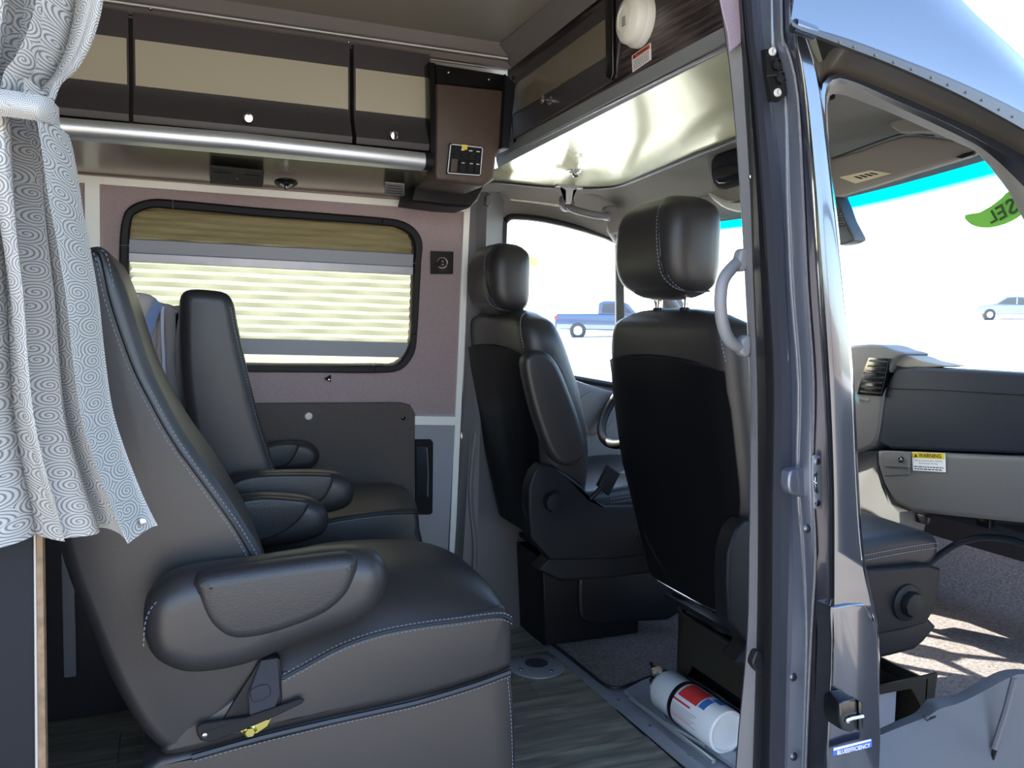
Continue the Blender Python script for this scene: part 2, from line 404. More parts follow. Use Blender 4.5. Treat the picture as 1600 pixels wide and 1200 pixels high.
def subq(q, u0, v0, u1, v1, lift=0):
    r = [quad_lerp(q, u0, v0), quad_lerp(q, u1, v0), quad_lerp(q, u1, v1), quad_lerp(q, u0, v1)]
    if lift:
        n = (q[1]-q[0]).cross(q[3]-q[0]).normalized()
        if n.dot(CAM-q[0]) < 0: n = -n
        r = [p+n*lift for p in r]
    return r
def textlines(q, rows, m, parent, u0, u1, v0, v1, lift=.0016):      # small unreadable print as thin bars, joined
    n = (q[1]-q[0]).cross(q[3]-q[0]).normalized()
    if n.dot(CAM-q[0]) < 0: n = -n
    bm = bmesh.new()
    for i in range(rows):
        v = v0+(v1-v0)*(i+.5)/rows; h = (v1-v0)/rows*.22; u = u0
        while u < u1-.04:
            w = random.uniform(.04, .12); e = min(u1, u+w)
            f = [quad_lerp(q, u, v-h), quad_lerp(q, e, v-h), quad_lerp(q, e, v+h), quad_lerp(q, u, v+h)]
            bm.faces.new([bm.verts.new(p+n*lift) for p in f]); u = e+.02
    o = frombm('small_print', bm, m, parent, smooth=False, recalc=False); o['kind'] = 'stuff'; return o
Yv = V((0, 1, 0))
# ============================================================ SETTING
def struct(o): o['kind'] = 'structure'; return o
fl = struct(box('floor', (-1.7, .86, -.05), (1.14, 2.74, -.004), 'cabdark', bev=0))
k = 0
for r in range(12):                     # vinyl planks laid along the van
    y0 = .88+r*.155; x = -1.7+((r*.47) % 1.1)-1.1
    while x < 1.12:
        a, b = max(-1.69, x), min(1.125, x+1.1)
        if b-a > .05:
            box('plank', (a+.0008, y0+.0008, -.006), (b-.0008, y0+.1542, 0), 'wood', fl, bev=.0008, seg=1)
        x += 1.1
cf = struct(box('floor', (1.145, .86, -.05), (2.75, 2.74, -.002), 'alu_dull', bev=0))
# carpet in the cab with its rounded rear corner
edge = [P(x, y, Z=.012) for x, y in ((806, 955), (835, 984), (880, 1019), (925, 1055), (945, 1070), (965, 1075), (990, 1068), (1040, 1048))]
cp = edge+[V((1.5, 1.75, .012)), V((1.75, 1.0, .012)), V((2.2, .95, .012)), V((2.2, 2.66, .012)), V((1.3, 2.7, .012))]
slab('carpet', cp, (0, 0, -.012), 'carpet', cf, r=.003)
tube('carpet_binding', smoothpts(edge, 4), .005, 'rubber', cf, n=6)
slab('toe_board_carpet', [V((2.1, .9, .012)), V((2.1, 2.66, .012)), V((2.62, 2.66, .30)), V((2.62, .9, .30))], (.02, 0, -.05), 'carpet', cf, r=.003)
# aluminium threshold strips between living area and cab
ts = struct(ribbon('trim_1', [P(806, 957, Z=.006), P(960, 1086, Z=.006), P(1110, 1205, Z=.006), P(1220, 1290, Z=.006)], [P(806, 972, Z=.006), P(955, 1098, Z=.006), P(1075, 1200, Z=.006), P(1180, 1290, Z=.006)], 'alu_dull', th=.005, d=(0, 0, -1)))
for x, y in ((966, 1094), (1016, 1134), (1077, 1180)):
    lathe('screw', [(.004, 0), (.004, .001), (.002, .0015)], P(x, y, Z=.006), (0, 0, 1), 'steel', ts, 10)
pan = struct(ribbon('trim_2', [P(975, 1078, Z=.014), P(1190, 1225, Z=.014)], [P(1035, 1046, Z=.014), P(1300, 1195, Z=.014)], 'alu_dull', th=.01, d=(0, 0, -1)))
tube('ridge', [P(985, 1090, Z=.016), P(1115, 1190, Z=.016)], .006, 'alu', pan, 8)
tube('ridge', [P(1042, 1130, Z=.016), P(1100, 1165, Z=.016)], .004, 'alu', pan, 8)
# driver-side wall, upper mauve panel with a hole for the window
def ringplate(name, inner, outer, m, n, th, parent=None):
    c = sum(inner, V())/len(inner); n = V(n).normalized(); u = (inner[1]-inner[0]).normalized(); w = n.cross(u)
    f2 = lambda p: ((p-c).dot(u), (p-c).dot(w)); oo = [f2(p) for p in outer]; res = []
    for p in inner:
        a, b = f2(p); best = None
        for i in range(len(oo)):
            (x1, y1), (x2, y2) = oo[i], oo[(i+1) % len(oo)]; dx, dy = x2-x1, y2-y1; det = a*dy-b*dx
            if abs(det) < 1e-12: continue
            t = (x1*dy-y1*dx)/det; s = (x1*b-y1*a)/det
            if t > 0 and -1e-6 <= s <= 1+1e-6 and (best is None or t < best): best = t
        res.append(c+u*a*best+w*b*best)
    # outer corners snapped
    for q in outer:
        j = min(range(len(res)), key=lambda i: (res[i]-q).length); res[j] = V(q)
    bm = bmesh.new(); L = len(inner)
    vi = [bm.verts.new(p) for p in inner]; vo = [bm.verts.new(p) for p in res]; wi = [bm.verts.new(p-n*th) for p in inner]; wo = [bm.verts.new(p-n*th) for p in res]
    for i in range(L):
        j = (i+1) % L
        for f in ((vi[i], vi[j], vo[j], vo[i]), (wi[j], wi[i], wo[i], wo[j]), (vi[j], vi[i], wi[i], wi[j]), (vo[i], vo[j], wo[j], wo[i])): bm.faces.new(f)
    return frombm(name, bm, m, parent)
wo_px = [(192, 340), (205, 321), (235, 311), (270, 312), (335, 318), (400, 324), (500, 332), (596, 340), (630, 346), (650, 360), (659, 380), (657, 411), (654, 470), (651, 520), (646, 552), (625, 577), (584, 582), (480, 581), (390, 580), (280, 576), (225, 573), (203, 566), (190, 545), (187, 470), (187, 383)]
wi_px = [(206, 344), (215, 333), (238, 325), (270, 327), (335, 332), (400, 338), (500, 345), (596, 352), (622, 357), (639, 367), (646, 385), (645, 411), (643, 470), (641, 520), (636, 546), (618, 568), (584, 570), (480, 570), (390, 569), (280, 565), (232, 562), (214, 556), (204, 540), (202, 470), (202, 383)]
wi = smoothpts([W(*p) for p in wi_px], 3, True); wo = smoothpts([W(*p) for p in wo_px], 3, True)
def wl(x, z, off=0): return V((x, 2.73-off-LEAN*z, z))
wall = struct(ringplate('wall_left', wi, [wl(-1.7, 1.60), W(733, 318)+V((0, 0, .1)), W(711, 647), wl(-1.7, .77)], 'purple', WN, .03))
ribbon('lower_panel', [wl(-1.7, .77), W(711, 647)], [wl(-1.7, 0), wl(.862, 0)], 'greypanel', wall, th=.03)
# white aluminium channel round the mauve panel
def strip(a, b, w, m, parent, th=.008, name='channel'):
    a, b = V(a), V(b); t = (b-a).normalized(); s = t.cross(WN).normalized()*w/2
    return slab(name, [a-s, b-s, b+s, a+s], WN*th, m, parent, r=.001)
tr = struct(strip(W(110, 278), W(733, 326), .021, 'white_trim', None, name='trim_3'))
tr = struct(strip(W(729, 322), W(704, 900), .020, 'white_trim', None, name='trim_4'))
tr = struct(strip(W(144, 282), W(148, 640), .036, 'white_trim', None, name='trim_5'))
tr = struct(strip(W(645, 656), W(711, 657), .03, 'white_trim', None, name='trim_6'))
# window in the wall
win = struct(ribbon('window_1', [W(196, 330, -.035), W(655, 345, -.035)], [W(196, 575, -.035), W(655, 585, -.035)], 'glass', th=.004))
L3 = len(wi)
cuts = [3*3, 7*3, 11*3, 13*3, 16*3, 20*3, 24*3, L3+3*3]
for a, b in zip(cuts, cuts[1:]):        # frame of clipped-together lengths
    idx = [i % L3 for i in range(a, b+1)]
    o_ = [wo[i] for i in idx]; i_ = [wi[i] for i in idx]
    t0 = (o_[1]-o_[0]).normalized()*.0012; t1 = (o_[-1]-o_[-2]).normalized()*.0012
    o_[0] = o_[0]+t0; i_[0] = i_[0]+t0; o_[-1] = o_[-1]-t1; i_[-1] = i_[-1]-t1
    bm = bmesh.new(); rows = []
    for p, q in zip(o_, i_):
        rows.append([bm.verts.new(x) for x in (p, p+WN*.008, p.lerp(q, .2)+WN*.014, p.lerp(q, .8)+WN*.012, q+WN*.006, q-WN*.02)])
    for r1, r2 in zip(rows, rows[1:]):
        for j in range(5): bm.faces.new((r1[j], r1[j+1], r2[j+1], r2[j]))
        bm.faces.new((r1[5], r1[0], r2[0], r2[5]))
    bm.faces.new(rows[0]); bm.faces.new(rows[-1][::-1])
    frombm('frame_piece', bm, 'blkplastic', win)
Q = [W(198, 318, -.015), W(650, 347, -.015), W(650, 580, -.015), W(198, 572, -.015)]
def pleats(name, v0a, v0b, v1a, v1b, n, amp, m, wob=0, parent=win, back=0):
    bm = bmesh.new(); rows = []; NX = 40
    for i in range(2*n+1):
        t = i/(2*n); row = []
        for j in range(NX+1):
            u = j/NX; v = (v0a*(1-u)+v0b*u)*(1-t)+(v1a*(1-u)+v1b*u)*t
            v += wob*math.sin(u*9+i*.7)*.5+wob*math.sin(u*23+i*1.3)*.3
            row.append(bm.verts.new(quad_lerp(Q, u, v)-WN*(back+amp*(i % 2)+.002*math.sin(u*31+i))))
        rows.append(row)
    for a, b in zip(rows, rows[1:]):
        for j in range(NX): bm.faces.new((a[j], a[j+1], b[j+1], b[j]))
    return frombm(name, bm, m, parent, smooth=False)
pleats('dark_shade', .0, .0, .23, .25, 6, .018, 'darkblind', .006)
o = slab('shade_rail', subq(Q, 0, .205, 1, .29, .004), WN*.012, 'greypanel', win, r=.003)
o = slab('shade_rail', subq(Q, 0, .285, 1, .345, .004), WN*.016, 'alu_dull', win, r=.004)
pleats('light_shade', .33, .335, .82, .81, 9, .013, 'blind', .003, back=.0)
slab('shade_rail', subq(Q, 0, .80, 1, .905, .002), WN*.006, 'greypanel', win, r=.003)
pleats('light_shade', .90, .88, .985, .97, 1, .006, 'blind', .008, back=.008)
# cab side wall on the driver's side with its door window
dh_px = [(787, 360), (791, 344), (802, 339), (840, 342), (880, 350), (920, 361), (955, 373), (985, 390), (1008, 418), (1022, 455), (1034, 520), (1040, 600), (1000, 607), (955, 601), (890, 590), (830, 583), (795, 578), (787, 560), (786, 470)]
CY = 2.64
dh = smoothpts([P(x, y, Y=CY) for x, y in dh_px], 3, True)
cw = struct(ringplate('wall_left', dh, [V((.90, CY, 1.5)), V((1.46, CY, 1.5)), V((1.88, CY, .97)), V((2.3, CY, .90)), V((2.3, CY, -.0)), V((.90, CY, -.0))], 'greyplastic', (0, -1, 0), .04))
tube('window_seal', [p+V((0, -.004, 0)) for p in dh], .011, 'rubber', cw, n=8, closed=True)
w2 = struct(slab('window_2', dh, (0, .004, 0), 'glass', r=.0005))
slab('divider_bar', [P(962, 380, Y=2.65), P(975, 386, Y=2.65), P(977, 602, Y=2.65), P(964, 602, Y=2.65)], (0, .012, 0), 'rubber', w2)
# grey moulding between mauve wall and cab window (driver-side door post)
post = struct(multiribbon('wall_left', [[W(734, 300, .0), W(724, 600, .0), W(707, 900, 0), W(703, 990, 0)], [P(745, 300, Y=2.52), P(738, 600, Y=2.55), P(722, 900, Y=2.56), P(718, 1000, Y=2.56)], [P(762, 300, Y=2.50), P(752, 600, Y=2.52), P(745, 900, Y=2.56), P(745, 1000, Y=2.56)], [P(788, 300, Y=2.6), P(785, 400, Y=2.62), P(792, 600, Y=2.62), P(812, 900, Y=2.62), P(812, 980, Y=2.62)]], 'greyplastic', th=0))
tube('fold', smoothpts([P(748, 640, Y=2.545), P(735, 760, Y=2.55), P(742, 850, Y=2.55), P(740, 905, Y=2.55)], 4), .008, 'greyplastic', post, 8)
slab('coat_hook', poly3([(760, 305), (767, 302), (770, 316), (764, 323), (759, 320)], Y=2.49), (0, .02, 0), 'greyplastic', post, r=.003)
# door inner panel under the driver window: armrest bulge, pull
pillow('door_card', poly3([(880, 596), (960, 612), (1060, 614), (1060, 760), (940, 765), (900, 700)], Y=2.585), (0, .05, 0), .02, 'greyplastic', cw)
lathe('speaker_grille', [(.075, 0), (.075, .006), (.06, .01), (.0, .012)], P(928, 645, Y=2.58), (0, -1, .1), 'dashgrey', cw, 30)
# ceiling of the living area
cl = struct(box('ceiling', (-1.7, .86, 1.80), (.95, 2.64, 1.86), 'ceil', bev=0))
ct = struct(multiribbon('trim_7', [[V((-1.7, 2.12, 1.80)), V((.87, 2.12, 1.80))], [V((-1.7, 2.14, 1.775)), V((.865, 2.14, 1.775))], [V((-1.7, 2.17, 1.77)), V((.86, 2.17, 1.77))], [V((-1.7, 2.18, 1.757)), V((.855, 2.18, 1.757))], [V((-1.7, 2.205, 1.755)), V((.85, 2.205, 1.755))]], 'trimgrey', n=3, th=.004))
tube('bright_bead', [V((-1.7, 2.155, 1.7745)), V((.862, 2.155, 1.7745))], .004, 'white_trim', ct, 8)
tube('bright_bead', [V((-1.7, 2.195, 1.7575)), V((.852, 2.195, 1.7575))], .0035, 'white_trim', ct, 8)
for x in (235, 545):
    lathe('screw', [(.004, 0), (.003, .002), (0, .003)], P(x, 14+(x-235)*.17, Y=2.15), (0, -.3, -1), 'steel', ct, 10)
ct2 = struct(multiribbon('trim_8', [[V((.80, 2.2, 1.795)), V((.80, .9, 1.795))], [V((.83, 2.2, 1.775)), V((.83, .9, 1.79))], [V((.858, 2.2, 1.757)), V((.858, .9, 1.785))]], 'trimgrey', n=3, th=.004))
# roof skin, rear and near walls (out of frame, they keep the daylight where it is)
rf = struct(box('roof', (-1.75, 1.0, 1.90), (.80, 2.66, 1.95), 'paint', bev=.02))
wr = struct(box('wall_rear', (-1.75, .84, 0), (-1.70, 2.74, 1.9), 'greypanel', bev=0))
wn = struct(box('wall_right', (-1.75, .82, -.4), (-.62, .90, 1.92), 'paint', bev=.02))
wh = struct(box('wall_right', (-.62, .82, 1.66), (.42, .93, 1.92), 'paint', bev=.02))
box('footwell_carpet', (1.66, 1.02, .0), (2.6, 1.98, .19), 'carpet', cf, bev=.01)
# ============================================================ OVERHEAD CABINETS
cab = empty('overhead_cabinet', (0, 2.12, 1.5), 'long charcoal overhead cabinet with beige door panels above the side window', 'cabinet')
box('carcass', (-.9, 2.20, 1.47), (.55, 2.43, 1.79), 'cabdark', cab, bev=0)
def door(px0, px1, knob=None):
    # profile: vertical top, beige inset, rounded lower lip
    A = P(px0, 100, Y=2.15).x+.002; B = P(px1, 100, Y=2.15).x-.002
    d = bpy.data.objects.new('door', None); col.objects.link(d); d.parent = cab; d.matrix_parent_inverse = parent_world(cab).inverted()
    d.location = (A, 2.15, 1.6)
    prof = [(2.17, 1.755), (2.148, 1.752), (2.146, 1.69), (2.142, 1.60), (2.142, 1.585), (2.135, 1.56), (2.115, 1.53), (2.105, 1.515), (2.11, 1.50), (2.17, 1.495)]
    prof = [(y, z) for y, z in prof]
    bm = bmesh.new(); r = [[bm.verts.new((x, y, z)) for y, z in prof] for x in (A, B)]; L = len(prof)
    for j in range(L): bm.faces.new((r[0][j], r[0][(j+1) % L], r[1][(j+1) % L], r[1][j]))
    bm.faces.new(r[0]); bm.faces.new(r[1][::-1])
    return A, B, frombm('door', bm, 'cabdark', cab), d
def make_door(px0, px1, knobpx=None):
    A, B, ob, d = door(px0, px1); bpy.data.objects.remove(d)
    y = 2.1425
    slab('inlay', [V((A+.004, y+.004, 1.692)), V((B-.004, y+.004, 1.692)), V((B-.004, y, 1.588)), V((A+.004, y, 1.588))], (0, -.004, 0), 'cabbeige', ob, r=.0008)
    if knobpx:
        c = P(*knobpx, Y=2.125)
        lathe('knob', [(.012, 0), (.012, .003), (.006, .006), (.006, .016), (.0115, .020), (.0125, .026), (.009, .031), (0, .032)], c, (0, -1, -.15), 'chrome', ob, 20)
    return ob
for a, b, kn in ((-160, 40, None), (44, 203, None), (207, 547, (387, 186)), (551, 672, (612, 213))): make_door(a, b, kn)
# bright rounded rail under the doors
rl = tag(tube('light_rail', [P(60, 196, Y=2.09), P(380, 222, Y=2.09), P(664, 252, Y=2.09)], .021, 'alu', None, 20, sy=1.0), 'bright aluminium tube rail running under the overhead cabinet doors', 'rail')
lathe('end_cap', [(.0225, 0), (.0225, .02), (.018, .022)], P(662, 252, Y=2.09), (1, 0, 0), 'blkplastic', rl, 20)
ribbon('back_flange', [P(60, 205, Y=2.1), P(668, 262, Y=2.1)], [P(60, 214, Y=2.13), P(668, 268, Y=2.13)], 'alu', rl, th=.003, d=(0, 0, 1))
# brushed underside of the cabinet with light strip, spot lamp and label
UZ = 1.452
und = tag(ribbon('valance_panel', [V((-.9, 2.13, UZ)), V((.60, 2.13, UZ)), V((.70, 2.30, UZ))], [V((-.9, 2.52, UZ-.02)), V((.72, 2.52, UZ-.02)), V((.76, 2.52, UZ-.02))], 'steelpanel', th=.006, d=(0, 0, 1)), 'brushed metal underside panel beneath the overhead cabinet', 'panel')
def UP(x, y): return P(x, y, Z=UZ-.026)
rd = empty('touch_lamp', UP(370, 278), 'black rectangular lamp fixture recessed under the overhead cabinet', 'lamp')
q = [UP(328, 262), UP(413, 270), UP(411, 293), UP(328, 287)]
slab('housing', q, (0, 0, .008), 'blkplastic', rd, r=.002)
slab('lens', subq(q, .06, .2, .40, .85, 0), (0, 0, -.003), 'blkplastic', rd, r=.001)
slab('lens', subq(q, .62, .2, .95, .85, 0), (0, 0, -.003), 'blkplastic', rd, r=.001)
lathe('button', [(.004, 0), (.003, .002), (0, .0022)], quad_lerp(q, .5, .5), (0, 0, -1), 'steel', rd, 12)
sp = empty('spot_lamp', UP(447, 284), 'round chrome spot lamp under the overhead cabinet', 'lamp')
c = UP(447, 284)
lathe('bezel', [(.030, .0), (.030, .005), (.024, .009), (.018, .007)], c, (0, -.2, -1), 'dkmetal', sp, 28)
lathe('lens', [(.018, .004), (.018, .009), (.010, .014), (0, .016)], c, (0, -.2, -1), 'steel', sp, 24)
lathe('stem', [(.006, .012), (.006, .020), (.004, .022)], c, (0, -.2, -1), 'chrome', sp, 12)
q = [UP(602, 284), UP(632, 287), UP(632, 306), UP(600, 304)]
n_ = tag(slab('instruction_label', q, (0, 0, -.001), 'greypanel', None, r=.0002), 'small pale instruction label on the metal underside near the console', 'label')
textlines(q, 4, 'ink', n_, .1, .9, .1, .9, lift=.0014)
# moulded brown plastic console at the cabinet's front end
cs = empty('switch_console', (.7, 2.12, 1.5), 'brown moulded plastic console with a white-outlined black switch plate at the cabinet end', 'console')
fr = [(680, 112), (795, 135), (803, 158), (790, 225), (776, 246), (773, 280), (755, 291), (700, 284), (682, 281), (678, 262), (678, 250), (680, 180)]
pillow('shell', poly3(fr, Y=2.12), (0, .30, 0), .012, 'console', cs, sm=0, seg=3, mid=1)
slab('top_band', poly3([(679, 99), (792, 117), (792, 142), (681, 130)], Y=2.112), (0, .05, 0), 'blkgloss', cs, r=.004)
for x, y in ((701, 113), (764, 124)): lathe('screw', [(.003, 0), (.003, .002), (0, .003)], P(x, y, Y=2.111), (0, -1, 0), 'steel', cs, 10)
slab('divider', poly3([(671, 96), (681, 98), (680, 262), (672, 262)], Y=2.10), (0, .06, 0), 'blkgloss', cs, r=.003)
slab('divider', poly3([(790, 115), (806, 130), (796, 232), (783, 232)], Y=2.10), (0, .08, 0), 'blkplastic', cs, r=.004)
pillow('lower_lip', poly3([(650, 282), (757, 291), (748, 312), (735, 324), (700, 322), (642, 314)], Y=2.30), (0, .16, 0), .012, 'blkplastic', cs, sm=0)
SY = 2.116
q = poly3([(702, 224), (755, 230), (751, 276), (697, 272)], Y=SY)
sw = decal('switch_panel', q, 'blkplastic', cs, th=.003); sw['label'] = 'black switch plate with white outline and yellow tag'
tube('outline', [quad_lerp(q, u, v)+V((0, -.004, 0)) for u, v in ((.03, .06), (.06, .03), (.94, .03), (.97, .06), (.97, .94), (.94, .97), (.06, .97), (.03, .94))], .0013, 'paper', sw, 6, closed=True)
decal('tag', subq(q, .36, 0, .52, .16, .003), 'yellow', sw, th=.002)
for u in (.16, .38, .62, .82): lathe('indicator', [(.0035, 0), (.0035, .003), (.002, .005), (0, .0055)], quad_lerp(q, u, .37)+V((0, -.003, 0)), (0, -1, 0), 'blkgloss', sw, 12)
for u in (.35, .58, .8): decal('legend', subq(q, u, .16, u+.1, .19, .003), 'paper', sw, th=.0006)
decal('blank_switch', subq(q, .1, .50, .28, .92, .003), 'console', sw, th=.002)
for u in (.34, .58, .77):
    r_ = decal('rocker', subq(q, u, .50, u+.17, .93, .003), 'dkmetal', sw, th=.006)
    decal('mark', subq(q, u+.04, .60, u+.13, .625, .009), 'paper', sw, th=.0004)
# ============================================================ CROSS CABINET ABOVE THE CAB
CX = .87
cc = empty('cab_overhead_cabinet', (CX, 1.8, 1.6), 'dark cross cabinet above the cab with beige panel and chrome knob', 'cabinet')
fp = lambda x, y: P(x, y, X=CX)
slab('face', [V((CX, 2.24, 1.79)), V((CX, .93, 1.83)), V((CX, .93, 1.545)), V((CX, 2.24, 1.53))], (.02, 0, 0), 'darkwood', cc, r=.001)
dr = slab('door', [fp(803, 128), fp(955, 0), fp(985, -25), fp(966, 122), fp(960, 128), fp(806, 218)], (-.008, 0, 0), 'cabdark', cc, r=.002)
slab('inlay', [p-V((.008, 0, 0)) for p in (fp(805, 137), fp(953, 30), fp(952, 90), fp(806, 180))], (-.003, 0, 0), 'inlaydark', dr, r=.0008)
lathe('knob', [(.011, 0), (.011, .003), (.005, .006), (.005, .016), (.010, .02), (.011, .026), (0, .029)], fp(866, 158)-V((.008, 0, 0)), (-1, -.1, 0), 'chrome', dr, 20)
pillow('edge_bead', [fp(956, -40)-V((.008, 0, 0)), fp(968, -48)-V((.008, 0, 0)), fp(969, 116)-V((.008, 0, 0)), fp(965, 127)-V((.008, 0, 0)), fp(958, 122)-V((.008, 0, 0))], (-.010, 0, 0), .003, 'blkgloss', cc, sm=0)
box('gap_filler', (.83, 2.44, 1.51), (.90, 2.66, 1.79), 'cabdark', cc, bev=.002)  # filler added behind the console to block a gap showing sky
tube('edge_bead', [fp(803, 120), fp(800, 180), fp(806, 222)], .006, 'blkgloss', cc, 10)
# smoke detector on it
sd = empty('smoke_alarm', fp(1000, 30), 'round cream alarm unit high on the dark cross cabinet', 'alarm')
c = P(1003, 33, X=CX)
lathe('base', [(.052, 0), (.052, .012), (.049, .016)], c, (-1, -.0, 0), 'white', sd, 40)
lathe('cover', [(.049, .016), (.047, .030), (.040, .037), (.020, .040), (0, .041)], c, (-1, 0, 0), 'white', sd, 40)
bm = bmesh.new()
for i in range(3):
    for j in range(4): bm_box(bm, (c.x-.0418, c.y-.006+i*.005, c.z+.000-j*.005), (c.x-.0405, c.y-.0035+i*.005, c.z+.003-j*.005))
frombm('vent_slots', bm, 'greyplastic', sd)
tube('ring', [c+V((-.0405, .026*math.cos(a), .026*math.sin(a))) for a in [math.pi*2*i/30 for i in range(30)]], .0012, 'white', sd, 6, closed=True)
# warning label
q = [fp(988, 87), fp(1017, 67), fp(1018, 93), fp(989, 113)]
wl_ = tag(decal('warning_label', q, 'paper', None), 'white and orange warning label below the round alarm', 'label')
b_ = decal('band', subq(q, .05, .04, .97, .30, .0012), 'orange', wl_, th=.0004)
bb = subq(q, .3, .08, .92, .26, .0018); text_in_quad('WARNING', bb[0], bb[1], bb[3], 'ink', wl_)
tr_ = subq(q, .1, .08, .24, .26, .0018); text_in_quad('\u25b2', tr_[0], tr_[1], tr_[3], 'ink', wl_, name='symbol')
textlines(q, 7, 'ink', wl_, .08, .92, .34, .96)
# grey valance strip and glossy cab ceiling
vt = struct(multiribbon('trim_9', [[fp(775, 233), fp(1150, 32)], [P(775, 250, X=.865), P(1150, 56, X=.865)], [P(778, 262, X=.885), P(1152, 70, X=.885)]], 'valance', n=3, th=.004))
edge_px = [(735, 281), (780, 284), (840, 290), (900, 293), (945, 292), (975, 287), (1030, 265), (1090, 240), (1150, 216), (1230, 180), (1300, 150)]
ed = [P(x, y, Z=1.49) for x, y in edge_px]
near = [P(x, y, X=.885) for x, y in ((778, 262), (850, 222), (950, 171), (1050, 122), (1150, 70), (1260, 10))]
mid = [a.lerp(b, .5)+V((0, 0, .003)) for a, b in zip(resample(smoothpts(near, 4), 24), resample(smoothpts(ed, 4), 24))]
cc2 = struct(multiribbon('ceiling', [near, mid, ed], 'cabceil', n=24, th=.004))
tube('edge_trim', smoothpts([p+V((0, 0, .0)) for p in ed], 4), .007, 'rubber', cc2, 8)
# cab headliner beyond
hl = struct(multiribbon('ceiling', [[p+V((.004, 0, .004)) for p in ed], [V((1.28, 2.52, 1.49)), V((1.42, 2.0, 1.53)), V((1.42, 1.3, 1.53)), V((1.25, 1.0, 1.52))], [V((1.36, 2.51, 1.465)), V((1.62, 1.95, 1.53)), V((1.62, 1.35, 1.53)), V((1.36, 1.0, 1.51))], [V((1.42, 2.5, 1.44)), V((1.84, 1.95, 1.50)), V((1.84, 1.45, 1.53)), V((1.48, 1.0, 1.50))]], 'headliner', n=20, th=.012))
sr = struct(multiribbon('trim_10', [[V((.88, 2.48, 1.54)), V((1.2, 2.47, 1.53)), V((1.42, 2.46, 1.50))], [V((.88, 2.55, 1.50)), V((1.2, 2.54, 1.48)), V((1.44, 2.52, 1.42))], [V((.89, 2.62, 1.46)), V((1.2, 2.61, 1.44)), V((1.47, 2.60, 1.36))], [V((.89, 2.64, 1.43)), V((1.15, 2.64, 1.425)), V((1.42, 2.64, 1.36))]], 'headliner', n=16, th=.004))
# hook plate and grab handle at the driver side
hk = empty('ceiling_latch', P(895, 268, Z=1.5), 'small chrome ring latch on the glossy cab ceiling', 'latch')
tube('ring', [P(897, 267, Z=1.492)+V((.02*math.cos(a), .02*math.sin(a), 0)) for a in [math.pi*2*i/24 for i in range(24)]], .0025, 'chrome', hk, 8, closed=True)
lathe('stud', [(.009, 0), (.009, .012), (.004, .016)], P(899, 268, Z=1.5), (0, 0, -1), 'chrome', hk, 14)
tp = empty('retaining_plate', P(890, 293, Z=1.48), 'grey T-shaped plate under the edge of the cab ceiling', 'bracket')
slab('plate', poly3([(871, 287), (911, 291), (911, 295), (871, 291)], Y=2.3), (0, .02, 0), 'greypanel', tp, r=.001)
slab('stem', poly3([(876, 291), (902, 294), (896, 298), (893, 318), (884, 318), (884, 298)], Y=2.305), (0, .008, 0), 'valance', tp, r=.001)
gh = empty('grab_handle', P(920, 320, Y=2.5), 'grey ceiling grab handle above the driver window', 'handle')
tube('grip', smoothpts([P(885, 316, Y=2.50), P(893, 326, Y=2.48), P(912, 332, Y=2.46), P(935, 337, Y=2.46), P(950, 337, Y=2.48)], 5), .012, 'greyplastic', gh, 12)
pillow('mount', poly3([(879, 308), (886, 303), (895, 306), (899, 322), (890, 330), (880, 324)], Y=2.49), (0, .03, 0), .006, 'greyplastic', gh)
pillow('mount', poly3([(946, 325), (955, 321), (968, 325), (968, 338), (955, 344), (946, 340)], Y=2.49), (0, .03, 0), .006, 'greyplastic', gh)
lathe('screw', [(.006, 0), (.006, .003), (.0, .004)], P(891, 311, Y=2.488), (0, -1, 0), 'blkplastic', gh, 12)
# overhead lamp console near the windshield
oc = empty('overhead_console', P(1140, 270, X=1.45), 'grey overhead console with smoked lens behind the front seat headrest', 'console')
pillow('housing', poly3([(1103, 255), (1112, 238), (1170, 210), (1215, 192), (1215, 270), (1190, 302), (1160, 322), (1125, 320), (1110, 300)], X=1.30), (.10, 0, 0), .012, 'headliner', oc)
pillow('bezel', poly3([(1110, 262), (1118, 241), (1150, 225), (1205, 202), (1208, 262), (1165, 285), (1120, 295)], X=1.295), (.02, 0, 0), .005, 'blkplastic', oc)
pillow('lens', poly3([(1115, 262), (1122, 246), (1150, 232), (1200, 211), (1202, 258), (1165, 276), (1122, 287)], X=1.288), (.02, 0, 0), .004, 'gaugeglass', oc)
pillow('lamp_cover', poly3([(1104, 300), (1125, 322), (1160, 332), (1200, 320), (1200, 300), (1160, 312), (1130, 312)], X=1.29), (.08, 0, 0), .006, 'white', oc)

struct(slab('roof', [V(p) for p in ((.92, 1.05, 1.575), (1.3, 1.22, 1.575), (1.5, 1.32, 1.575), (1.82, 1.5, 1.575), (1.86, 1.9, 1.575), (1.40, 2.70, 1.575), (.92, 2.72, 1.575))], (0, 0, .02), 'paint'))
HD = [V(p) for p in ((1.40, 2.58, 1.37), (1.47, 2.46, 1.385), (1.65, 2.2, 1.405), (1.82, 1.95, 1.45), (1.87, 1.72, 1.478), (1.83, 1.4, 1.495), (1.65, 1.12, 1.48), (1.47, .97, 1.46))]
struct(multiribbon('trim_15', [[p+V((-.03, 0, .085)) for p in HD], [p+V((-.01, 0, .006)) for p in HD], [p+V((.02, 0, 0)) for p in HD]], 'headliner', n=30, th=.004))
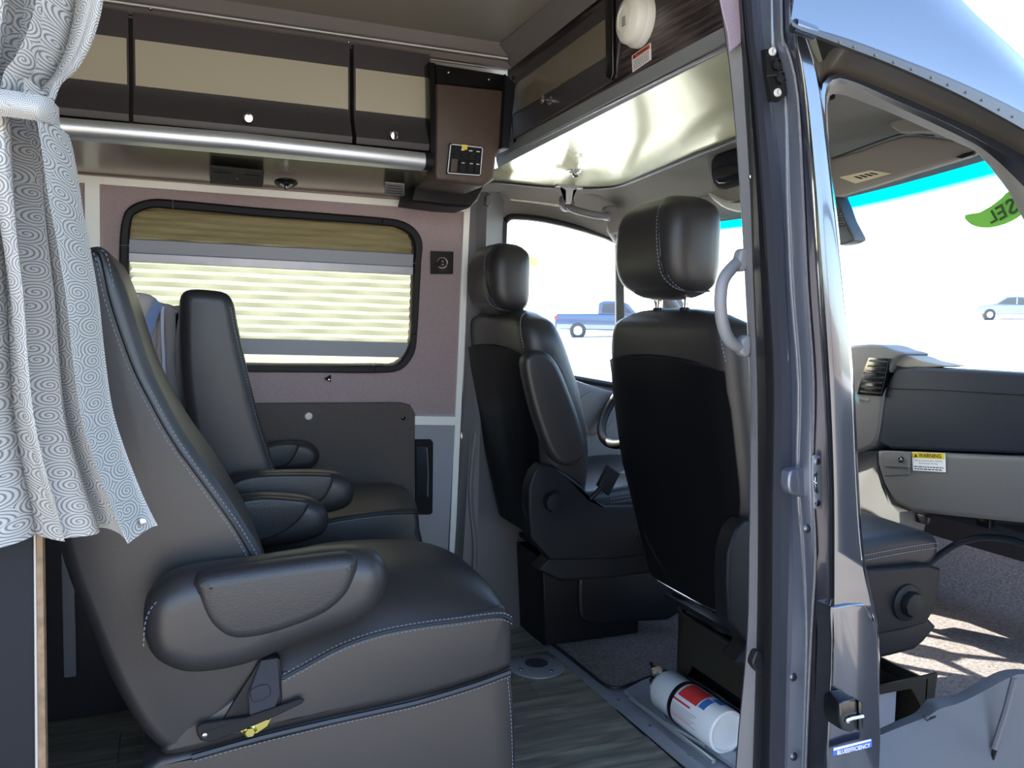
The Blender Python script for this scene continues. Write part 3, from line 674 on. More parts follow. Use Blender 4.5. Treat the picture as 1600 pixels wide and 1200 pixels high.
# ============================================================ REAR CAPTAIN CHAIRS
def arm_rest(parent, px, pad_px, Y, w, padlift=.006):
    a = pillow('armrest', poly3(px, Y=Y), (0, w, 0), min(.045, w*.45), 'leather', parent, sm=4, seg=6, mid=3)
    if pad_px:
        pillow('armrest_pad', poly3(pad_px, Y=Y-padlift), (0, w*.5, 0), .022 if w > .09 else .008, 'leather_perf', a, sm=4, seg=5, mid=2)
    return a
NY = 1.45
ns = empty('captain_chair', (.2, 1.69, 0), 'near black leather captain chair with armrests, beside the swirl curtain', 'chair', 'captain chairs')
bk = [(126, 392), (145, 384), (160, 386), (174, 402), (198, 458), (231, 560), (255, 615), (295, 688), (350, 766), (390, 830), (420, 885), (440, 950), (425, 1030), (370, 1105), (318, 1160), (272, 1183), (232, 1160), (196, 1110), (162, 1045), (130, 968), (98, 885), (80, 800), (82, 700), (92, 600), (104, 500), (115, 425)]
pillow('backrest', poly3(bk, Y=NY), (0, .46, 0), .024, 'leather', ns, sm=3, seg=5)
seam = [(142, 390), (152, 402), (167, 470), (199, 565), (228, 625), (265, 690), (319, 765), (362, 825), (395, 880), (405, 895)]
s1 = smoothpts(poly3(seam, Y=NY-.0005), 6)
tube('piping', [p+V((.006, 0, 0)) for p in s1], .0025, 'piping', ns, 6)
stitch([p+V((-.003, 0, 0)) for p in s1], ns); stitch([p+V((.014, .003, .0)) for p in s1], ns)
# seat cushion
cu = [(412, 1062), (470, 1035), (530, 1003), (590, 982), (650, 970), (720, 960), (780, 952), (798, 958), (803, 985), (803, 1020), (796, 1046), (740, 1068), (660, 1092), (600, 1106), (500, 1128), (400, 1152), (300, 1180), (250, 1180), (280, 1130), (350, 1095)]
cp_ = poly3(cu, Y=NY)
pillow('cushion', cp_, (0, .47, 0), .018, 'leather', ns, sm=3, crown=.004, seg=4, mid=8)
top = smoothpts(poly3([(800, 962), (780, 955), (720, 962), (650, 971), (590, 983), (530, 1004), (470, 1036), (440, 1052)], Y=NY), 5)
stitch([p+V((0, -.0005, -.003)) for p in top], ns); stitch([p+V((0, -.0015, -.016)) for p in top], ns)
tube('piping', [p+V((0, -.001, -.0095)) for p in top], .0026, 'piping', ns, 6)
# seat pan behind the cushion, reaching up to the back
def cushion_top(nearpx, midpx, Y0, Ym, w, parent, lift=0):
    n = 26; Nn = resample(smoothpts(poly3(nearpx, Y=Y0), 5), n); Mm = resample(smoothpts(poly3(midpx, Y=Ym), 5), n)
    bm = bmesh.new(); g = []
    for j in range(25):
        v = j/24; wgt = 1-abs(2*v-1)**3.2; row = []
        for a_, c_ in zip(Nn, Mm):
            base = V((a_.x, Y0+w*v, a_.z)); mid_ = V((c_.x, Y0+w*v, c_.z)); row.append(bm.verts.new(base.lerp(mid_, wgt)+V((0, 0, -.004 if j in (0, 24) else .0))))
        g.append(row)
    for a_, c_ in zip(g, g[1:]):
        for k_ in range(n-1): bm.faces.new((a_[k_], a_[k_+1], c_[k_+1], c_[k_]))
    return frombm('cushion_top', bm, 'leather', parent)
cushion_top([(799, 962), (780, 955), (720, 961), (650, 970), (590, 982), (530, 1003), (470, 1035), (440, 1052)], [(744, 905), (738, 888), (720, 875), (680, 862), (620, 857), (560, 859), (500, 866), (425, 886), (400, 895)], NY+.004, 1.69, .462, ns)
# skirt
sk = [(300, 1176), (400, 1148), (500, 1124), (600, 1102), (700, 1078), (760, 1059), (799, 1043), (806, 1120), (808, 1230), (800, 1560), (215, 1560), (215, 1300), (222, 1205), (250, 1186)]
pillow('skirt', poly3(sk, Y=NY+.004), (0, .46, 0), .012, 'leather', ns, sm=0, seg=3)
low = smoothpts(poly3([(797, 1050), (740, 1071), (660, 1095), (600, 1109), (500, 1131), (400, 1155), (300, 1183)], Y=NY), 5)
tube('piping', [p+V((0, -.001, 0)) for p in low], .0055, 'leather', ns, 6); stitch([p+V((0, -.0015, -.008)) for p in low], ns)
rear = smoothpts(poly3([(797, 1052), (803, 1120), (806, 1210)], Y=NY+.002), 5)
stitch([p+V((-.006, 0, 0)) for p in rear], ns)
nar = [(222, 985), (228, 948), (255, 918), (300, 900), (400, 886), (500, 870), (560, 866), (594, 872), (612, 893), (613, 920), (596, 955), (560, 983), (500, 1006), (440, 1030), (390, 1050), (335, 1062), (285, 1063), (245, 1045), (227, 1018)]
nap = [(303, 915), (318, 901), (380, 890), (450, 880), (520, 871), (550, 870), (562, 880), (560, 905), (545, 935), (510, 965), (450, 990), (400, 1003), (360, 1004), (330, 985), (312, 955), (304, 925)]
na = arm_rest(ns, nar, nap, 1.335, .105)
stitch(smoothpts(poly3([(224, 1010), (229, 965), (252, 935), (300, 918)], Y=1.350), 6), na)
far = [(352, 800), (362, 782), (400, 775), (450, 776), (490, 782), (511, 797), (517, 818), (508, 838), (480, 850), (440, 857), (400, 860), (370, 850)]
arm_rest(ns, far, [(355, 795), (400, 779), (450, 780), (482, 786), (470, 812), (440, 835), (400, 848), (372, 842)], 1.94, .08, .004)
# recliner lever, bracket, belt and buckle on the near side
lv = slab('recline_lever', poly3([(308, 1148), (306, 1136), (318, 1130), (385, 1121), (430, 1106), (470, 1091), (476, 1094), (472, 1100), (430, 1120), (385, 1140), (330, 1160), (314, 1158)], Y=1.435), (0, .006, 0), 'blkplastic', ns, r=.002)
lathe('rivet', [(.004, 0), (.004, .003), (0, .004)], P(320, 1148, Y=1.435), (0, -1, 0), 'steel', lv, 12)
pillow('recess', poly3([(345, 1130), (395, 1050), (410, 1030), (438, 1030), (440, 1070), (437, 1108), (390, 1125), (350, 1135)], Y=1.446), (0, .03, 0), .003, 'blkplastic', ns, sm=2)
slab('belt', poly3([(408, 1032), (434, 1028), (438, 1085), (430, 1105), (390, 1118), (388, 1085)], Y=1.440), (0, .004, 0), 'belt', ns, r=.001)
pillow('belt_anchor', poly3([(392, 1078), (418, 1070), (422, 1088), (396, 1098)], Y=1.437), (0, .008, 0), .003, 'belt', ns)
bt = lathe('bolt', [(.0125, 0), (.0125, .004), (.008, .007), (.008, .012)], P(390, 1140, Y=1.446), (0, -1, 0), 'zinc', ns, 6)
slab('belt_anchor', poly3([(372, 1140), (384, 1128), (420, 1124), (425, 1120), (418, 1135), (402, 1146), (385, 1152)], Y=1.447), (0, .004, 0), 'zinc', ns, r=.001)
bu = box('buckle', P(428, 880, Y=1.86)-V((.018, .012, .03)), P(428, 880, Y=1.86)+V((.018, .012, .012)), 'blkplastic', ns, bev=.004)
box('release_button', P(428, 869, Y=1.846)-V((.013, .003, .004)), P(428, 869, Y=1.846)+V((.013, .006, .003)), 'red', bu, bev=.001)
# far chair
FY = 2.15
fs = empty('captain_chair', (.2, 2.38, 0), 'far black leather captain chair standing against the mauve window wall', 'chair', 'captain chairs')
pillow('backrest', poly3([(281, 480), (284, 460), (298, 452), (330, 453), (354, 458), (366, 474), (372, 505), (386, 570), (403, 640), (424, 710), (442, 770), (450, 830), (400, 860), (345, 840), (315, 760), (296, 680), (284, 600), (281, 540)], Y=FY), (0, .36, 0), .028, 'leather', fs, seg=5)
s2 = smoothpts(poly3([(360, 480), (368, 520), (383, 580), (400, 650), (420, 715), (430, 745)], Y=FY+.003), 5)
stitch(s2, fs, size=.0014)
pillow('cushion', poly3([(420, 838), (480, 818), (540, 806), (600, 798), (645, 795), (655, 803), (657, 830), (655, 858), (560, 880), (430, 900)], Y=FY), (0, .38, 0), .016, 'leather', fs, crown=.028, mid=8)
t_ = smoothpts(poly3([(652, 800), (600, 802), (540, 810), (480, 822), (440, 834)], Y=FY), 5)
tube('piping', [p+V((0, -.001, -.002)) for p in t_], .003, 'piping', fs, 6)
b0 = P(420, 880, Y=FY); b1 = P(655, 860, Y=FY)
pillow('skirt', [V((b0.x-.1, FY+.004, b0.z)), V((b1.x-.002, FY+.004, b1.z+.01)), V((b1.x-.002, FY+.004, .0)), V((b0.x-.1, FY+.004, .0))], (0, .37, 0), .012, 'leather', fs, sm=0)
arm_rest(fs, [(354, 765), (366, 746), (400, 740), (500, 738), (538, 744), (556, 762), (553, 788), (530, 802), (480, 808), (400, 795)], [(360, 762), (400, 744), (500, 742), (521, 747), (514, 770), (498, 786), (460, 792), (400, 786)], 2.055, .08, .004)
arm_rest(fs, [(410, 706), (430, 692), (475, 690), (497, 702), (501, 718), (490, 733), (470, 737), (420, 738)], [(410, 706), (430, 695), (466, 694), (462, 712), (448, 728), (420, 732)], 2.50, .06, .003)
# grey fabric seatback between the two chairs
gb = empty('bench_backrest', P(245, 640, Y=2.45), 'grey fabric seatback with pale piping seen between the two captain chairs', 'seat')
GY = 2.38
pillow('cushion_panel', poly3([(195, 470), (206, 458), (224, 458), (240, 464), (247, 480), (245, 560), (240, 660), (175, 660), (185, 560)], Y=GY), (0, .10, 0), .02, 'greyfabric', gb)
pillow('cushion_panel', poly3([(247, 482), (256, 474), (272, 478), (286, 484), (286, 560), (286, 680), (235, 680), (240, 560)], Y=GY+.01), (0, .10, 0), .02, 'greyfabric', gb)
tube('piping', smoothpts(poly3([(214, 460), (210, 475), (208, 490)], Y=GY-.006), 4), .006, 'lilac', gb, 8)
tube('piping', smoothpts(poly3([(254, 478), (254, 520), (256, 560), (257, 600)], Y=GY-.002), 4), .005, 'lilac', gb, 8)
ribbon('belt', smoothpts(poly3([(240, 469), (226, 500), (218, 530), (221, 560)], Y=GY-.008), 3), smoothpts(poly3([(256, 474), (243, 505), (236, 535), (234, 570)], Y=GY-.008), 3), 'bluebelt', gb, th=.003)
g0 = P(75, 870, Y=2.45); g1 = P(118, 1020, Y=2.45)
box('base', (P(75, 900, Y=2.45).x-.05, 2.40, .0), (P(200, 900, Y=2.45).x, 2.52, P(175, 660, Y=2.4).z-.01), 'cabdark', gb, bev=.006)
box('base_panel', (P(97, 900, Y=2.39).x, 2.38, .12), (P(117, 900, Y=2.39).x, 2.40, .45), 'greypanel', gb, bev=.003)
# dark panel on the wall behind the far chair
dp = tag(slab('wall_panel', [W(*p, .006) for p in ((250, 630), (625, 628), (640, 632), (647, 645), (646, 800), (646, 980), (250, 980))], WN*.012, 'darkpanel', None, r=.002), 'dark brown rounded panel on the wall below the side window', 'panel')
lathe('button', [(.010, 0), (.012, .003), (.010, .006), (0, .007)], W(482, 650, .018), WN, 'white', dp, 20)
lathe('snap', [(.007, 0), (.007, .003), (.003, .005), (0, .005)], W(630, 653, .018), WN, 'dkmetal', dp, 16)
dl = empty('recessed_latch', W(662, 745), 'black recessed pull behind the edge of the dark wall panel', 'handle')
slab('surround', [W(*p, .001) for p in ((648, 686), (672, 686), (676, 690), (675, 800), (671, 803), (648, 803))], WN*.008, 'blkplastic', dl, r=.002)
slab('pocket', [W(*p, .010) for p in ((650, 697), (664, 697), (667, 702), (667, 775), (650, 775))], WN*.002, 'blkgloss', dl, r=.001)
tube('bead', [W(667, 699, .013), W(669, 740, .013), W(668, 776, .013)], .0025, 'greyplastic', dl, 6)
kb = tag(lathe('wall_knob', [(.012, 0), (.013, .005), (.012, .012), (.006, .014), (.004, .015)], W(513, 591, .002), WN, 'blkplastic', None, 3), 'small dark triangular knob on the mauve wall below the window', 'knob')
lathe('stud', [(.004, .014), (.004, .017), (0, .018)], W(513, 592, .002), WN, 'steel', kb, 10)
dm = empty('dimmer_switch', W(690, 410), 'square black rotary dimmer on the mauve wall right of the window', 'switch')
q = [W(672, 392, .001), W(708, 393, .001), W(707, 428, .001), W(672, 428, .001)]
slab('plate', q, WN*.006, 'blkgloss', dm, r=.001)
c = quad_lerp(q, .5, .5)+WN*.0072; u = (q[1]-q[0]).normalized(); w_ = WN.cross(u).normalized()
if w_.z < 0: w_ = -w_
lathe('dial', [(.011, 0), (.011, .003), (.009, .005), (0, .005)], c, WN, 'blkplastic', dm, 28)
tube('arc', [c+(u*math.cos(a)+w_*math.sin(a))*.0165 for a in [math.radians(170-t*25) for t in range(13)]], [.001+.003*min(1, t/9) for t in range(13)], 'white', dm, 8, sy=.4)
qq = [c+u*x+w_*y+WN*.0055 for x, y in ((-.003, .008), (.003, .008), (.003, -.008), (-.003, -.008))]
s_ = subq(qq, 0, 0, 1, .36); text_in_quad('O', s_[0], s_[1], s_[3], 'paper', dm)
s_ = subq(qq, 0, .66, 1, .95); text_in_quad('M', s_[0], s_[1], s_[3], 'paper', dm)
# ============================================================ FRONT SEATS
def rrect(cx, cy, hx, hy, r, n=5):
    out = []
    for sx, sy, a0 in ((1, 1, 0), (-1, 1, 90), (-1, -1, 180), (1, -1, 270)):
        for k in range(n+1):
            a = math.radians(a0+90*k/n); out.append((cx+sx*(hx-r)+r*math.cos(a), cy+sy*(hy-r)+r*math.sin(a)))
    return out
def loft(name, secs, m, parent, n=5, capf=True, smooth_n=3):
    """secs: (z, cx, cy, hx, hy, r) stacked; closed by shrinking caps"""
    S_ = []
    for i in range(len(secs)-1):
        for k in range(smooth_n):
            t = k/smooth_n; g = lambda j: secs[max(0, min(len(secs)-1, j))]
            a, b, c, d = g(i-1), g(i), g(i+1), g(i+2)
            S_.append(tuple(.5*((2*b[q])+(c[q]-a[q])*t+(2*a[q]-5*b[q]+4*c[q]-d[q])*t*t+(3*b[q]-a[q]-3*c[q]+d[q])*t**3) for q in range(6)))
    S_.append(secs[-1])
    bm = bmesh.new(); R = []
    for z, cx, cy, hx, hy, r in S_:
        R.append([bm.verts.new((x, y, z)) for x, y in rrect(cx, cy, hx, hy, min(r, hx*.98, hy*.98), n)])
    L = len(R[0])
    for a, b in zip(R, R[1:]):
        for k in range(L): bm.faces.new((a[k], a[(k+1) % L], b[(k+1) % L], b[k]))
    for ring, s in ((R[0], -1), (R[-1], 1)):
        c = sum((v.co for v in ring), V())/L; prev = ring
        for f, h in ((.9, .006), (.7, .013), (.4, .018)):
            cur = [bm.verts.new(c+(v.co-c)*f+V((0, 0, s*h))) for v in ring]
            for k in range(L): bm.faces.new((prev[k], prev[(k+1) % L], cur[(k+1) % L], cur[k]))
            prev = cur
        cv = bm.verts.new(c+V((0, 0, s*.02)))
        for k in range(L): bm.faces.new((prev[k], prev[(k+1) % L], cv))
    return frombm(name, bm, m, parent)
def front_seat(ox, oy, label, arm, hz=0, hw=1):
    s = empty('front_seat', (ox+.25, oy, 0), label, 'seat', 'front seats')
    # backrest: rear face x=ox, leaning
    def bx(z): return ox+.20*(1.09-z)*.9
    secs = [(.53, bx(.53)+.075, oy, .06, .20, .04), (.60, bx(.60)+.078, oy, .075, .235, .05), (.72, bx(.72)+.08, oy, .085, .262, .055), (.85, bx(.85)+.078, oy, .083, .265, .055), (.95, bx(.95)+.07, oy, .075, .262, .055), (1.02, bx(1.02)+.065, oy, .065, .258, .055), (1.065, bx(1.065)+.062, oy, .056, .235, .05), (1.085, bx(1.09)+.062, oy, .04, .19, .038)]
    loft('backrest', secs, 'leather', s)
    # hard shell on the rear face
    bm = bmesh.new(); rows = []
    for i in range(15):
        z = .44+.535*i/14; hy = .175+.07*min(1, (z-.44)/.28) - (.006 if z > .93 else 0); row = []
        for j in range(13):
            t = -1+2*j/12; top = .018*(1-t*t) if i == 14 else 0
            x = bx(z)-.022+.022*abs(t)**6-.006*math.exp(-((t+.25)/.2)**2)*math.sin(math.pi*min(1, max(0, (z-.5)/.45)))
            row.append(bm.verts.new((x, oy+t*hy, z+top)))
        rows.append(row)
    for a, b in zip(rows, rows[1:]):
        for j in range(12): bm.faces.new((a[j], a[j+1], b[j+1], b[j]))
    bmesh.ops.solidify(bm, geom=bm.faces[:], thickness=.012)
    frombm('back_shell', bm, 'dkshell', s)
    seam = [V((bx(.985)-.001+.003, oy-.25+.5*j/12, .975+.018*(1-(-1+2*j/12)**2))) for j in range(13)]
    tube('piping', [p+V((-.004+.018*abs(-1+2*j/12)**6, 0, .004)) for j, p in enumerate(seam) if 0 < j < 12], .0035, 'piping', s, 6)
    # seams running down the shoulder on the near side
    sh = smoothpts([V((ox+.05, oy-.17, 1.088)), V((ox+.02, oy-.215, 1.075)), V((ox+.006, oy-.245, 1.04)), V((ox+.012, oy-.2585, .99))], 6)
    stitch([p+V((-.004, -.004, .003)) for p in sh], s, size=.0018)
    # headrest: rounded block, narrower on top, side panel seam
    hx = ox+.045
    hs = [(1.098, hx+.01, oy, .045, .11, .035), (1.115, hx+.005, oy, .060, .130, .045), (1.15, hx, oy, .070, .138, .05), (1.20, hx-.002, oy, .072, .138, .05), (1.245, hx+.0, oy, .070, .134, .045), (1.275, hx+.004, oy, .064, .124, .042), (1.290, hx+.006, oy, .052, .108, .038)]
    hs = [(1.10+(z-1.10)*hw+hz, cx-.012, cy+.01, a*hw, b_*hw, r_) for z, cx, cy, a, b_, r_ in hs]
    h = loft('headrest', hs, 'leather', s)
    sd = smoothpts([V((hx-.030, oy-.052, 1.300)), V((hx-.056, oy-.068, 1.276)), V((hx-.0695, oy-.080, 1.245)), V((hx-.0735, oy-.089, 1.20)), V((hx-.0715, oy-.098, 1.15)), V((hx-.062, oy-.105, 1.12)), V((hx-.040, oy-.117, 1.100)), V((hx+.0, oy-.122, 1.094)), V((hx+.045, oy-.108, 1.098))], 5)
    sd = [V((hx+(p.x-hx)*hw-.012, oy+(p.y-oy)*hw+.01, 1.10+(p.z-1.10)*hw+hz)) for p in sd]
    tube('piping', sd, .0024, 'piping', h, 6); stitch([p+V((-.007, -.0005, .001)) for p in sd], h); stitch([p+V((.007, -.0015, 0)) for p in sd], h)
    for dy in (-.055, .055):
        tube('headrest_post', [V((hx, oy+dy, 1.05)), V((hx+.005, oy+dy, 1.13))], .006, 'chrome', s, 12)
        lathe('post_collar', [(.013, 0), (.012, .006), (.008, .008)], V((hx, oy+dy, 1.098)), (0, 0, 1), 'blkplastic', s, 14)
    # cushion and base trim
    cz = .50
    pillow('cushion', [V((ox+.12, oy-.24, cz-.02)), V((ox+.14, oy-.24, cz+.07)), V((ox+.30, oy-.24, cz+.085)), V((ox+.50, oy-.24, cz+.105)), V((ox+.61, oy-.24, cz+.10)), V((ox+.645, oy-.24, cz+.075)), V((ox+.635, oy-.24, cz+.03)), V((ox+.55, oy-.24, cz)), V((ox+.3, oy-.24, cz-.03))], (0, .48, 0), .025, 'leather_dark', s, crown=.004, seg=5, mid=8)
    fr_ = smoothpts([V((ox+.30, oy-.243, cz+.058)), V((ox+.50, oy-.243, cz+.072)), V((ox+.60, oy-.243, cz+.076)), V((ox+.645, oy-.235, cz+.072))], 5)
    stitch(fr_, s); stitch([p+V((0, 0, -.012)) for p in fr_], s)
    sb = pillow('side_shield', [V((ox+.10, oy-.265, cz-.10)), V((ox+.03, oy-.265, cz+.05)), V((ox+.045, oy-.265, cz+.155)), V((ox+.10, oy-.265, cz+.17)), V((ox+.20, oy-.265, cz+.10)), V((ox+.27, oy-.265, cz+.045)), V((ox+.58, oy-.265, cz+.035)), V((ox+.62, oy-.265, cz-.0)), V((ox+.60, oy-.265, cz-.085)), V((ox+.52, oy-.265, cz-.11))], (0, .05, 0), .008, 'blkplastic', s, sm=2)
    pillow('lower_trim', [V((ox+.11, oy-.25, cz-.09)), V((ox+.60, oy-.25, cz-.09)), V((ox+.60, oy-.25, cz-.155)), V((ox+.50, oy-.25, cz-.175)), V((ox+.14, oy-.25, cz-.17))], (0, .06, 0), .012, 'blkplastic', s, sm=2)
    k = lathe('tilt_knob', [(.028, 0), (.030, .010), (.026, .022), (.010, .024), (0, .024)], V((ox+.10, oy-.268, cz+.07)) if arm else V((ox+.52, oy-.268, cz-.045)), (0, -1, 0), 'blkplastic', sb, 9)
    if not arm:
        lathe('boss', [(.042, 0), (.042, .006), (.034, .010)], V((ox+.52, oy-.264, cz-.045)), (0, -1, 0), 'blkplastic', sb, 28)
    # slide rails and cross tubes between cushion and pedestal
    fr = bpy.data.objects.new('slide_frame', None); bpy.data.objects.remove(fr)
    base = box('slide_frame', (ox+.225, oy-.22, .325), (ox+.56, oy+.27, .340), 'dkshell', s, bev=.004)
    for dy in (-.19, .24):
        box('rail', (ox+.235, oy+dy-.018, .345), (ox+.60, oy+dy+.018, .372), 'dkmetal', base, bev=.003)
        box('rail', (ox+.26, oy+dy-.012, .372), (ox+.58, oy+dy+.012, .40), 'blkgloss', base, bev=.003)
    for xx in (.28, .40, .52): tube('cross_tube', [V((ox+xx, oy-.20, .385)), V((ox+xx, oy+.25, .385))], .010, 'dkmetal', base, 12)
    tube('cross_tube', [V((ox+.205, oy-.21, .372)), V((ox+.205, oy+.27, .372))], .004, 'steel' if not arm else 'dkmetal', base, 10)
    for dy in (-.15, .0, .12): lathe('bolt', [(.009, 0), (.009, .006), (.005, .008)], V((ox+.27, oy+dy, .40)), (-1, 0, .3), 'steel', base, 6)
    return s, bx
ps, pbx = front_seat(1.00, 1.635, 'front passenger seat nearest the door pillar, grey-stitched black leather headrest', False, .044)
ds, dbx = front_seat(.868, 2.355, 'driver seat behind, black leather with a folded-up inboard armrest', True, .002, .93)
# folded armrest on the driver seat
AY = 2.355-.31
ar = pillow('armrest', poly3([(820, 570), (828, 553), (840, 548), (858, 552), (875, 572), (895, 620), (910, 665), (918, 700), (912, 718), (895, 728), (878, 727), (862, 712), (848, 680), (832, 630)], Y=AY), (0, .055, 0), .018, 'leather', ds, sm=3, seg=5)
stitch(smoothpts(poly3([(866, 556), (884, 585), (903, 628), (917, 670), (922, 700)], Y=AY+.02), 5), ar, size=.0016)
# buckle on a stalk
bs = tube('buckle_stalk', [P(922, 840-60, Y=AY), P(944, 757, Y=AY)], .007, 'dkmetal', ds, 8)
bb_ = poly3([(936, 760), (952, 728), (970, 740), (952, 775)], Y=AY-.01)
pillow('buckle', bb_, (0, .022, 0), .004, 'blkplastic', bs, sm=0)
# pedestals
pd = empty('seat_pedestal', (1.5, 1.6, 0), 'open dark steel seat pedestal under the passenger seat behind the extinguisher', 'pedestal')
X0, X1, Y0_, Y1_, ZT = 1.29, 1.60, 1.37, 1.985, .265
def plate(name, a, b, c, d, nrm, m='pedsteel', parent=None, th=.006): return slab(name, [V(a), V(b), V(c), V(d)], V(nrm)*th, m, parent or pd, r=.001)
M['pedsteel'] = mat('olive_black_steel', (66, 64, 58), .35, metal=.6)
M['greybox'] = mat('grey_box_plastic', (130, 134, 146), .45)
# rear face with arched cutout
bm = bmesh.new(); n_ = 24; up = []; lo = []
for i in range(n_+1):
    y = Y0_+(Y1_-Y0_)*i/n_; t = (y-Y0_)/(Y1_-Y0_)
    cut = .0 if (t < .06 or t > .90) else .13*min(1, (t-.06)/.05)*min(1, (.90-t)/.10)
    x = X0 + (.05*((t-.88)/.12)**2 if t > .88 else 0)
    up.append(V((x, y, ZT))); lo.append(V((x, y, .015+cut)))
bm_ribbon(bm, up, lo, .006, (1, 0, 0)); frombm('rear_plate', bm, 'pedsteel', pd)
tube('rolled_edge', [p+V((-.001, 0, .003)) for p in up], .006, 'pedsteel', pd, 8)
box('inner_box', (X0+.03, Y0_+.03, .02), (X1-.05, Y1_-.03, .26), 'blkgloss', pd, bev=.005)
# near side plate with a hexagonal opening and a grey box inside
bm = bmesh.new()
o4 = [V((X0, Y0_, ZT)), V((X1+.03, Y0_, ZT+.01)), V((X1, Y0_, .015)), V((X0, Y0_, .015))]
i6 = [V((X0+.05, Y0_, .25)), V((X1-.05, Y0_, .25)), V((X1-.015, Y0_, .20)), V((X1-.02, Y0_, .14)), V((X1-.08, Y0_, .06)), V((X0+.05, Y0_, .05))]
bm.free(); ringplate('side_plate', [p for p in smoothpts(i6, 1, True)], o4, 'pedsteel', (0, -1, 0), .006, pd)
pb = box('storage_box', (X0+.08, Y0_+.02, .03), (X1-.07, Y0_+.20, .245), 'greybox', pd, bev=.006)
box('slot', (X1-.165, Y0_+.017, .205), (X1-.135, Y0_+.0205, .222), 'blkgloss', pb, bev=0)
plate('front_plate', (X1, Y0_, .02), (X1, Y1_, .02), (X1, Y1_, ZT), (X1, Y0_, ZT), (-1, 0, 0))
plate('far_plate', (X0+.05, Y1_, .02), (X1, Y1_, .02), (X1, Y1_, ZT), (X0+.05, Y1_, ZT), (0, -1, 0))
gt = box('green_clip', (1.225, 1.87, .42), (1.24, 1.89, .435), 'greentag', ps, bev=.002)
dd = empty('seat_pedestal', (1.2, 2.35, 0), 'black boxed pedestal with rounded boot under the driver seat', 'pedestal')
pillow('box', [V((1.10, 2.40, .016)), V((1.45, 2.40, .016)), V((1.47, 2.40, .31)), V((1.08, 2.40, .31))], (0, .22, 0), .015, 'blkplastic', dd, sm=0)
pillow('boot', poly3([(905, 900), (920, 880), (950, 872), (1010, 868), (1060, 868), (1060, 960), (1000, 972), (940, 977), (912, 972), (904, 950)], Y=2.39), (0, .05, 0), .015, 'dkshell', dd)
# ============================================================ DOOR PILLAR BETWEEN SLIDING DOOR AND CAB DOOR
RY = [0, 60, 80, 150, 300, 450, 600, 750, 870, 1000, 1200]
def colm(xs, Y, rows=RY, ext=True):
    pts = list(zip(xs, rows))
    if ext:
        pts = [(xs[0]-(xs[1]-xs[0])*1.6, -100)]+pts+[(xs[-1]-4, 1380)]
    return [P(x, y, Y=Y) for x, y in pts]
trimL = [1125, 1134, 1137, 1145, 1157, 1165, 1172, 1172, 1170, 1167, 1150]
trimR = [1153, 1157, 1159, 1163, 1172, 1177, 1183, 1184, 1184, 1182, 1176]
bandL = [1165, 1170, 1173, 1181, 1193, 1202, 1210, 1208, 1207, 1206, 1202]
bandR = [1183, 1187, 1190, 1201, 1217, 1226, 1233, 1233, 1233, 1230, 1226]
rec = [1187, 1192, 1196, 1206, 1222, 1229, 1237, 1237, 1239, 1237, 1229]
ridL = [1205, 1206, 1209, 1226, 1230, 1236, 1247, 1245, 1254, 1260, 1254]
ridM = [1212, 1214, 1219, 1235, 1241, 1248, 1259, 1256, 1264, 1264, 1257]
ridR = [1220, 1222, 1231, 1246, 1254, 1261, 1271, 1269, 1274, 1267, 1259]
gap = [1234, 1238, 1241, 1253, 1266, 1276, 1286, 1292, 1292, 1293, 1288]
outL = [1238, 1242, 1246, 1257, 1270, 1280, 1290, 1296, 1297, 1297, 1292]
outL2 = [1240, 1246, 1250, 1262, 1276, 1287, 1297, 1303, 1304, 1303, 1298]
outR2 = [1243, 1257, 1266, 1281, 1298, 1314, 1329, 1336, 1345, 1368, 1365]
outR = [1244, 1260, 1269, 1285, 1303, 1319, 1334, 1341, 1350, 1373, 1370]
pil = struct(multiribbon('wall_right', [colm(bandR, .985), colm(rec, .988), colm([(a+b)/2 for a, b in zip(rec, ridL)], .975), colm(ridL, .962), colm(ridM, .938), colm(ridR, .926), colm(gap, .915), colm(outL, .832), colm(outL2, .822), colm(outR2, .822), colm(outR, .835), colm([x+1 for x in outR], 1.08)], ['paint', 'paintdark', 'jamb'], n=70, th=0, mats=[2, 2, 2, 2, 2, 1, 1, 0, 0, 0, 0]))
tube('ridge_highlight', smoothpts(colm(ridL, .959), 3), .0022, 'bead', pil, 8)  # both tubes added along the jamb ridges as painted highlight lines
tube('ridge_highlight', smoothpts(colm(ridR, .923), 3), .0022, 'bead', pil, 8)
multiribbon('door_flange', [colm(bandL, 1.005), colm([(a+b)/2 for a, b in zip(bandL, bandR)], .985), colm(bandR, .985)], 'bandgrey', pil, n=60, th=0)
sl_ = multiribbon('door_seal', [colm(trimR, 1.04), colm([a+4 for a in trimR], 1.02), colm([(a+b)/2 for a, b in zip(trimR, bandL)], 1.0), colm([b-4 for b in bandL], 1.006), colm(bandL, 1.005)], 'rubber', pil, n=60, th=0)
multiribbon('inner_trim', [colm(trimL, 1.075), colm([a+1 for a in trimL], 1.055), colm(trimR, 1.04)], 'greyplastic', pil, n=60, th=0)
multiribbon('inner_return', [colm([x-1 for x in trimL], 1.075), colm([x+6 for x in trimL], 1.13)], 'greyplastic', pil, n=60, th=0)
slab('felt_flap', poly3([(1118, -40), (1154, -40), (1157, 20), (1158, 66), (1152, 72), (1141, 80), (1138, 50), (1130, 20)], Y=1.035), (0, .003, 0), 'flap', pil, r=.0006)
for x, y in ((1174, 277), (1190, 734)):
    b = lathe('clip', [(.0045, 0), (.0045, .004), (.003, .008), (0, .009)], P(x, y, Y=1.035), (-.7, -1, 0), 'steel', pil, 12)
pillow('seal_bump', poly3([(1178, 1030), (1184, 1018), (1192, 1022), (1194, 1050), (1186, 1052), (1177, 1040)], Y=1.0), (0, .015, 0), .003, 'rubber', pil)
